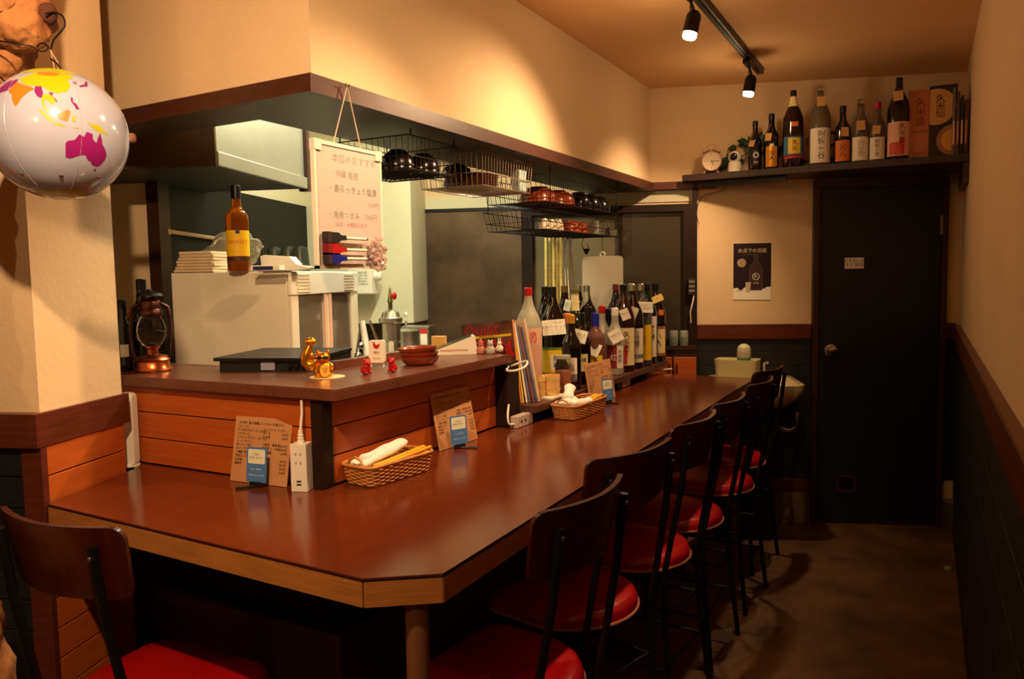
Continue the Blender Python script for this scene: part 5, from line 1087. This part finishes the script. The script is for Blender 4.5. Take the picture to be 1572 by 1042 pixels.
letter('マイナス20℃ 凍るおいしさ', .0085, MC['grey_outline'], sh_, (W_*.5, -.0024, H_*.80)); letter('泡盛ロック', .009, inkb, sh_, (W_*.2, -.0024, H_*.16))
b = bm_(); prism(b, [(W_*.34, H_*.13), (W_*.45, H_*.13), (W_*.47, H_*.31), (W_*.32, H_*.31)], .0019, .0021, MX); obj('glass_print', b, mat('pale_glass_print', (196, 176, 150), .4), sh_)
for s in ((.02, H_-.006), (W_-.02, H_-.006)):
    b = bm_(); ball(b, (s[0], -.003, s[1]), .003, u=8, v=6); obj('pin', b, chrome, t)
# ================================================================ WASH BASIN CORNER
t = thing('wash_basin', 'white ceramic wash basin on the back wall beyond the counter', 'sink', BW, TH)
sxl, sxr, sy = -1.16, -.70, -.44
def basin_outline(k): cx_, cy_ = (sxl+sxr)/2, sy/2; return [(cx_+(x)*k, cy_+(y)*k) for x, y in rrect(sxr-sxl, -sy-.006, .07, n=6)]
b = bm_(); lv = [(.62, .70), (.88, .755), (1.0, .80), (1.0, .828), (.97, .832), (.86, .832), (.82, .80), (.62, .74)]
rings = [[b.verts.new((x, y, z)) for x, y in basin_outline(k)] for k, z in lv]; n = len(rings[0])
for a_, c_ in zip(rings, rings[1:]):
    for i in range(n): b.faces.new((a_[i], a_[(i+1) % n], c_[(i+1) % n], c_[i]))
b.faces.new(rings[0]); b.faces.new(rings[-1]); obj('bowl', b, mat('basin_ceramic', (222, 206, 168), .15, coat=.3), t, smooth=50)
b = bm_(); tube(b, [(-.85, -.05, .83), (-.85, -.05, .90), (-.85, -.09, .93), (-.85, -.15, .915)], .009, 10); obj('faucet', b, chrome, t, smooth=60)
b = bm_(); tube(b, [(-.80, -.20, .70), (-.80, -.20, .62)] + [(-.80+.05-.05*math.cos(a), -.20, .60-.045*math.sin(a)) for a in [PI*i/8 for i in range(9)]] + [(-.70, -.20, .64), (-.70, -.02, .645)], .013, 10); obj('trap_pipe', b, chrome, t, smooth=60)
t = thing('under_sink_cabinet', 'black cabinet below the wash basin', 'cabinet', BW, TH); b = bm_(); box(b, -1.14, -.86, -.36, -.03, 0, .62, bev=.003); obj('body', b, blackp, t)
for x0 in (-1.135, -.995): b = bm_(); box(b, x0, x0+.13, -.372, -.361, .03, .60, bev=.002); obj('door', b, blackp, t)
P = FR @ Vector((-1.02, -.26, .8325)); t = thing('tissue_tub', 'cream plastic tub with greenish contents standing on the basin', 'tub', P, TH+R(-19))
b = bm_(); prism(b, rrect(.205, .12, .02), 0, .003); r0 = rrect(.205, .12, .02); r1 = rrect(.225, .135, .025)
A_ = [b.verts.new((x, y, .003)) for x, y in r0]; B_ = [b.verts.new((x, y, .115)) for x, y in r1]; C_ = [b.verts.new((x*.96, y*.94, .115)) for x, y in r1]; D_ = [b.verts.new((x*.96, y*.94, .01)) for x, y in r0]
for a_, c_ in ((A_, B_), (B_, C_), (C_, D_)):
    for i in range(len(a_)): b.faces.new((a_[i], a_[(i+1) % len(a_)], c_[(i+1) % len(a_)], c_[i]))
obj('tub', b, mat('tub_cream', (222, 210, 158), .35), t, smooth=40)
b = bm_(); prism(b, rrect(.20, .108, .02), .01, .10); bmesh.ops.subdivide_edges(b, edges=b.edges[:], cuts=1); o = obj('contents', b, mat('yellow_green_film', (196, 200, 110), .2, var=.4, vs_=30, bump=.8, bs=30), t)
x_ = ony(1142, 560, 4.20); t = thing('soap_dispenser', 'pill-shaped soap dispenser, white above and green liquid below, on the basin', 'dispenser', FR @ Vector(((FR.inverted() @ Vector((x_.x, 4.20, 0))).x, (FR.inverted() @ Vector((x_.x, 4.20, 0))).y, .8325)))
b = bm_(); lathe(b, [(.028, 0), (.028, .004), (.008, .010), (.008, .05), (.014, .058), (.014, .066)], 20); obj('stand', b, whitep, t, smooth=40)
b = bm_(); lathe(b, smooth_prof([(.0, .062), (.020, .066), (.034, .082), (.036, .105), (.036, .128)], 4), 26); obj('liquid', b, mat('green_soap', (84, 140, 104), .2, coat=.3), t, smooth=60)
b = bm_(); lathe(b, smooth_prof([(.036, .128), (.036, .16), (.030, .184), (.014, .197), (0, .199)], 4), 26); obj('bulb', b, mat('soap_white', (204, 196, 164), .25, coat=.3), t, smooth=60)
P = Vector((-.90, 4.28, 0)); t = thing('grey_crate', 'dull grey plastic crate on a dark rack under the counter end', 'crate', (-.885, 4.16, .40), R(6)); b = bm_(); box(b, -.07, .07, -.07, .07, 0, .11, bev=.006); obj('crate', b, mat('dull_grey_plastic', (116, 100, 86), .6), t)
b = bm_()
for x in (-.06, .06):
    for y in (-.06, .06): tube(b, [(x, y, 0), (x, y, -.40)], .008, 8)
obj('rack_leg', b, blackm, t)
# small waste box and doorstop on the floor
P = FR @ Vector((xd1+.045, -.075, 0)); t = thing('floor_box', 'small beige-grey waste box on the floor right of the door', 'waste box', P, TH); b = bm_(); box(b, -.035, .035, -.04, .04, 0, .145, bev=.004); bd = obj('box_body', b, mat('beige_grey', (96, 80, 70), .6), t)
b = bm_(); box(b, -.037, .037, -.042, .042, .1455, .158, bev=.003); obj('lid', b, mat('beige_grey_lid', (124, 106, 92), .5), t)
P = onz(1474, 871, 0); t = thing('rubber_doorstop', 'small pale green rubber piece on the floor by the right wall', 'doorstop', (.118, P.y-.05, 0)); b = bm_(); lathe(b, [(0, 0), (.017, 0), (.016, .009), (.010, .013), (0, .013)], 18); obj('rubber', b, mat('pale_green_rubber', (150, 160, 84), .6), t, smooth=40)
# ================================================================ GLOBE AND DRIFTWOOD
GC = at(90, 208, 1.6); GR = .1305
t = thing('globe_ball', 'white inflatable world globe hanging in front of the pillar', 'globe', GC)
dv = (CAM-GC).normalized(); t.rotation_mode = 'QUATERNION'; t.rotation_quaternion = Matrix.Rotation(R(7), 3, dv.cross(Vector((0, 0, 1))).normalized()).to_quaternion(); lonA = math.atan2(dv.y, dv.x)
def sph(lon, lat, r=GR):   # degrees; longitude 109 E faces the room
    a = lonA + R(lon-109); c_ = math.cos(R(lat)); return Vector((r*c_*math.cos(a), r*c_*math.sin(a), r*math.sin(R(lat))))
b = bm_(); bmesh.ops.create_uvsphere(b, u_segments=64, v_segments=40, radius=GR); 
for v in b.verts:
    f = abs(v.co.z)/GR
    if f > .965: v.co.z *= 1-.5*(f-.965)
obj('ball', b, globew, t, smooth=180)
b = bm_()
for k in range(6):
    a = lonA+R(18)+k*PI/3; tube(b, [(GR*1.001*math.cos(R(l))*math.cos(a), GR*1.001*math.cos(R(l))*math.sin(a), GR*1.001*math.sin(R(l))) for l in range(-76, 77, 8)], .0006, 4)
obj('seam', b, mat('seam_grey', (170, 170, 184), .3), t)
LANDS = [
 (magenta, [(114, -22), (114, -34), (118, -35), (124, -32.5), (129, -30.5), (132, -30.5), (135, -34.5), (138, -35), (141, -38), (147, -38.5), (150, -37), (153, -31), (153, -26), (149, -21), (146, -18.5), (145, -15), (142.5, -9), (141, -13), (140, -18.5), (136.5, -16), (136, -11.5), (131, -10.5), (129, -15), (125, -13.5), (121.5, -18.5), (116, -20)]),
 (magenta, [(145, -41), (148, -41), (147.5, -43.5), (146, -43.5)]),
 (gyel, [(74, 39), (80, 42), (87, 49), (98, 50), (110, 52), (120, 53), (130, 48), (126, 42), (121, 39), (122, 31), (118, 24), (110, 20.5), (105, 22), (98, 27), (88, 28), (80, 31)]),
 (gor, [(88, 48), (97, 50), (108, 50), (116, 48), (110, 43), (100, 42), (92, 44)]),
 (gor, [(68, 24), (73, 34), (80, 30), (88, 27), (92, 24), (87, 21), (82, 15), (80, 11), (77.5, 8), (74, 14), (72.5, 20)]),
 (gpur, [(50, 28), (60, 38), (73, 38), (72, 33), (67, 25), (58, 24)]),
 (gyel, [(60, 50), (60, 66), (90, 73), (120, 73), (150, 70), (140, 55), (125, 53), (110, 53), (95, 51), (80, 50)]),
 (gpur, [(92, 27), (97, 28), (99, 20), (98, 15), (95, 16), (92, 21)]),
 (gyel, [(99, 19), (104, 19), (109, 15), (108, 11), (104.5, 9.5), (103, 13), (100, 13.5), (100, 8), (103.5, 2), (101, 3), (98, 9), (98, 14)]),
 (gpur, [(103, 21), (107, 21), (106, 18), (109.5, 13), (109, 11.5), (107, 15), (104.5, 19)]),
 (gyel, [(95, 5.5), (98, 4), (103, -1), (106, -4), (105.5, -6), (102, -4), (98, 1)]),
 (gyel, [(105.5, -6.2), (111, -6.5), (115, -8), (112, -8.6), (106, -7.6)]),
 (gor, [(109, 1.5), (113, 3.5), (117, 6.5), (119, 4.5), (117.5, 0), (116, -4), (111, -3), (109, -.5)]),
 (gyel, [(119.5, 0), (121, 1), (125, 1.5), (121, -.3), (123, -4.5), (120.5, -3), (119.5, -4)]),
 (gyel, [(131, -1), (135, -3.5), (141, -2.6), (146, -6), (150.5, -10), (146, -8.5), (141, -9), (138, -7.5), (133, -4)]),
 (gyel, [(119, -8.4), (124, -8.4), (126, -8.8), (122, -9.2)]),
 (gpur, [(120, 18), (122, 18), (121.5, 14), (124, 12.5), (126, 8), (123.5, 7), (122, 11), (120, 14)]),
 (gpur, [(130, 33), (134, 35.5), (138, 37.5), (140, 41), (143, 43.5), (145, 43.5), (141.5, 38), (140.5, 35.5), (136, 34), (131.5, 31.5)]),
 (gpur, [(125, 38), (129.5, 38), (129, 35), (126.5, 34.5)]),
 (gpur, [(30, 5), (40, 12), (50, 11), (42, 0), (40, -10), (35, -20), (28, -30), (18, -34), (14, -10), (10, 4)]),
]
ant = [(l, -68+3*math.sin(R(3*l))) for l in range(40, 181, 10)]
LANDS.append((gyel, ant+[(l, -80) for l in range(180, 39, -10)]))
NM = {'magenta_print': 'magenta', 'yellow_land_print': 'yellow', 'orange_land_print': 'orange', 'purple_land_print': 'purple'}
for mm, poly in LANDS:
    b = bm_(); vs_l = [b.verts.new((x, y, 0)) for x, y in poly]
    for tri in tessellate_polygon([[Vector((x, y, 0)) for x, y in poly]]): b.faces.new([vs_l[q] for q in tri])
    for _ in range(4):
        es = [e for e in b.edges if e.calc_length() > 4.5]
        if not es: break
        bmesh.ops.subdivide_edges(b, edges=es, cuts=1); bmesh.ops.triangulate(b, faces=b.faces[:])
    r_ = GR*(1.0022 if mm not in (gor,) else 1.0036)
    for v in b.verts: v.co = sph(v.co.x+.25*mnoise.noise(Vector((v.co.x, v.co.y, 1))*.9), v.co.y+.25*mnoise.noise(Vector((v.co.x, v.co.y, 9))*.9), r_)
    obj('land_print', b, mm, t, smooth=180)
b = bm_(); lathe(b, [(0, -GR*.995), (.018, -GR*.99), (.024, -GR*.975)], 20, cap=False); obj('valve_ring', b, mat('clear_vinyl', (190, 180, 160), .2), t)
b = bm_(); ball(b, sph(109, -52, GR*.999), .004, (1, 1, .5)); ball(b, sph(60, -48, GR*.999), .004, (1, 1, .5)); ball(b, sph(158, -48, GR*.999), .004, (1, 1, .5))
obj('ink_dot', b, mat('dot_ink', (90, 70, 80), .5), t)
b = bm_(); g0 = t.rotation_quaternion.inverted() @ (at(78, 78, 1.6)-GC); tube(b, [(0, 0, GR*.97), (0, 0, GR+.006), g0*.5+Vector((0, 0, GR*.52)), g0, g0+Vector((.004, 0, .012))], .0012, 6)
tube(b, [(.012, 0, GR*.975), (.006, .004, GR+.02), g0], .0012, 6); obj('hanging_string', b, mat('string_cream', (190, 156, 120), .8), t)
# driftwood trunk
PT = [(-5, -90, 1.62, .100), (2, -30, 1.62, .088), (0, 10, 1.62, .082), (-8, 60, 1.62, .078), (-28, 110, 1.62, .070), (-70, 160, 1.62, .066), (-110, 240, 1.60, .062), (-135, 380, 1.58, .06), (-140, 560, 1.54, .06), (-125, 760, 1.5, .064), (-85, 900, 1.46, .07), (-62, 1000, 1.43, .078), (-56, 1150, 1.42, .088), (-60, 1350, 1.42, .10)]
cp = [(at(x, y, d), r) for x, y, d, r in PT]
cp.append((Vector((cp[-1][0].x, cp[-1][0].y, 0.0)), .115)); top_ = cp[0][0]; cp.insert(0, (Vector((top_.x, top_.y, 2.43)), .11))
pts = []; rs = []
for i in range(len(cp)-1):
    p0, p1, p2, p3 = cp[max(i-1, 0)], cp[i], cp[i+1], cp[min(i+2, len(cp)-1)]
    for k in range(22):
        q = k/22; pts.append(.5*((2*p1[0])+(-p0[0]+p2[0])*q+(2*p0[0]-5*p1[0]+4*p2[0]-p3[0])*q*q+(-p0[0]+3*p1[0]-3*p2[0]+p3[0])*q**3)); rs.append(p1[1]+(p2[1]-p1[1])*q)
pts.append(cp[-1][0]); rs.append(cp[-1][1])
t = thing('driftwood_trunk', 'pale knotted driftwood trunk at the left edge holding the globe', 'driftwood', (0, 0, 0))
def rough(b, amp, sc_):
    b.normal_update()
    for v in b.verts: v.co += v.normal*(amp*mnoise.noise(v.co*sc_)+amp*.4*mnoise.noise(v.co*sc_*3))
b = bm_(); tube(b, pts, rs, 56); rough(b, .020, 14); rough(b, .004, 60)
for v in b.verts: v.co.z = min(2.434, max(.001, v.co.z))
obj('trunk', b, driftm, t, smooth=180)
k0, k1 = at(28, 22, 1.60), at(70, 24, 1.585)
b = bm_(); mid = [k0.lerp(k1, i/21) for i in range(22)]; tube(b, mid, [.062-.032*(i/21)**1.2-(.006 if i > 20 else 0) for i in range(22)], 40); rough(b, .012, 26); rough(b, .004, 80); obj('knob_branch', b, driftm, t, smooth=180)
k2, k3 = at(30, 40, 1.58), at(60, 62, 1.575); b = bm_(); tube(b, [k2.lerp(k3, i/18) for i in range(19)], [.062*math.cos(1.38*i/18) for i in range(19)], 36); rough(b, .012, 26); rough(b, .004, 80); obj('knob_branch', b, driftm, t, smooth=180)
b = bm_(); d_ = (k1-k0).normalized(); ball(b, k1+d_*.004+Vector((0, 0, .004)), .020, (1, 1, 1.1)); rough(b, .004, 50); obj('dark_knot', b, bark, t, smooth=180)
def wirepts(l, d=1.56): return [at(x, y, d) for x, y in l]
def crm(p, n=5):
    q = []
    for i in range(len(p)-1):
        a0_, a1_, a2_, a3_ = p[max(i-1, 0)], p[i], p[i+1], p[min(i+2, len(p)-1)]
        for k in range(n):
            s = k/n; q.append(.5*((2*a1_)+(-a0_+a2_)*s+(2*a0_-5*a1_+4*a2_-a3_)*s*s+(-a0_+3*a1_-3*a2_+a3_)*s**3))
    return q+[p[-1]]
b = bm_(); tube(b, crm([at(-20, 60, 1.535), at(20, 66, 1.52), at(48, 71, 1.53), at(60, 78, 1.55), at(70, 78, 1.57), at(74, 72, 1.58), at(64, 66, 1.56), at(56, 72, 1.55)]), .0017, 6); obj('binding_wire', b, wirem, t, smooth=60)
b = bm_(); tube(b, crm([at(70, 21, 1.56), at(84, 19, 1.575), at(97, 26, 1.585), at(99, 40, 1.59), at(90, 52, 1.59), at(82, 62, 1.595), at(78, 76, 1.6)]), .0019, 6); obj('binding_wire', b, wirem, t, smooth=60)
b = bm_(); tube(b, crm([at(78, 90, 1.6), at(86, 96, 1.6), at(92, 104, 1.6), at(96, 114, 1.6)]), .0017, 6); obj('binding_wire', b, wirem, t, smooth=60)
b = bm_(); tube(b, crm([at(-15, 108, 1.52), at(0, 118, 1.53), at(14, 132, 1.58)]), .0017, 6); obj('binding_wire', b, wirem, t, smooth=60)
# peg on the pillar behind the globe
p = at(171, 213, 2.09); t = thing('wooden_peg', 'short pinkish wooden peg sticking out behind the globe', 'peg', p, TH); b = bm_(); box(b, -.04, .065, -.012, .012, -.011, .011, bev=.002); obj('peg', b, mat('peg_wood', (176, 120, 100), .6), t)
b = bm_(); ball(b, (.063, 0, 0), .0125, (.5, 1, 1), 12, 8); obj('end', b, MC['peg_wood'], t, smooth=60)
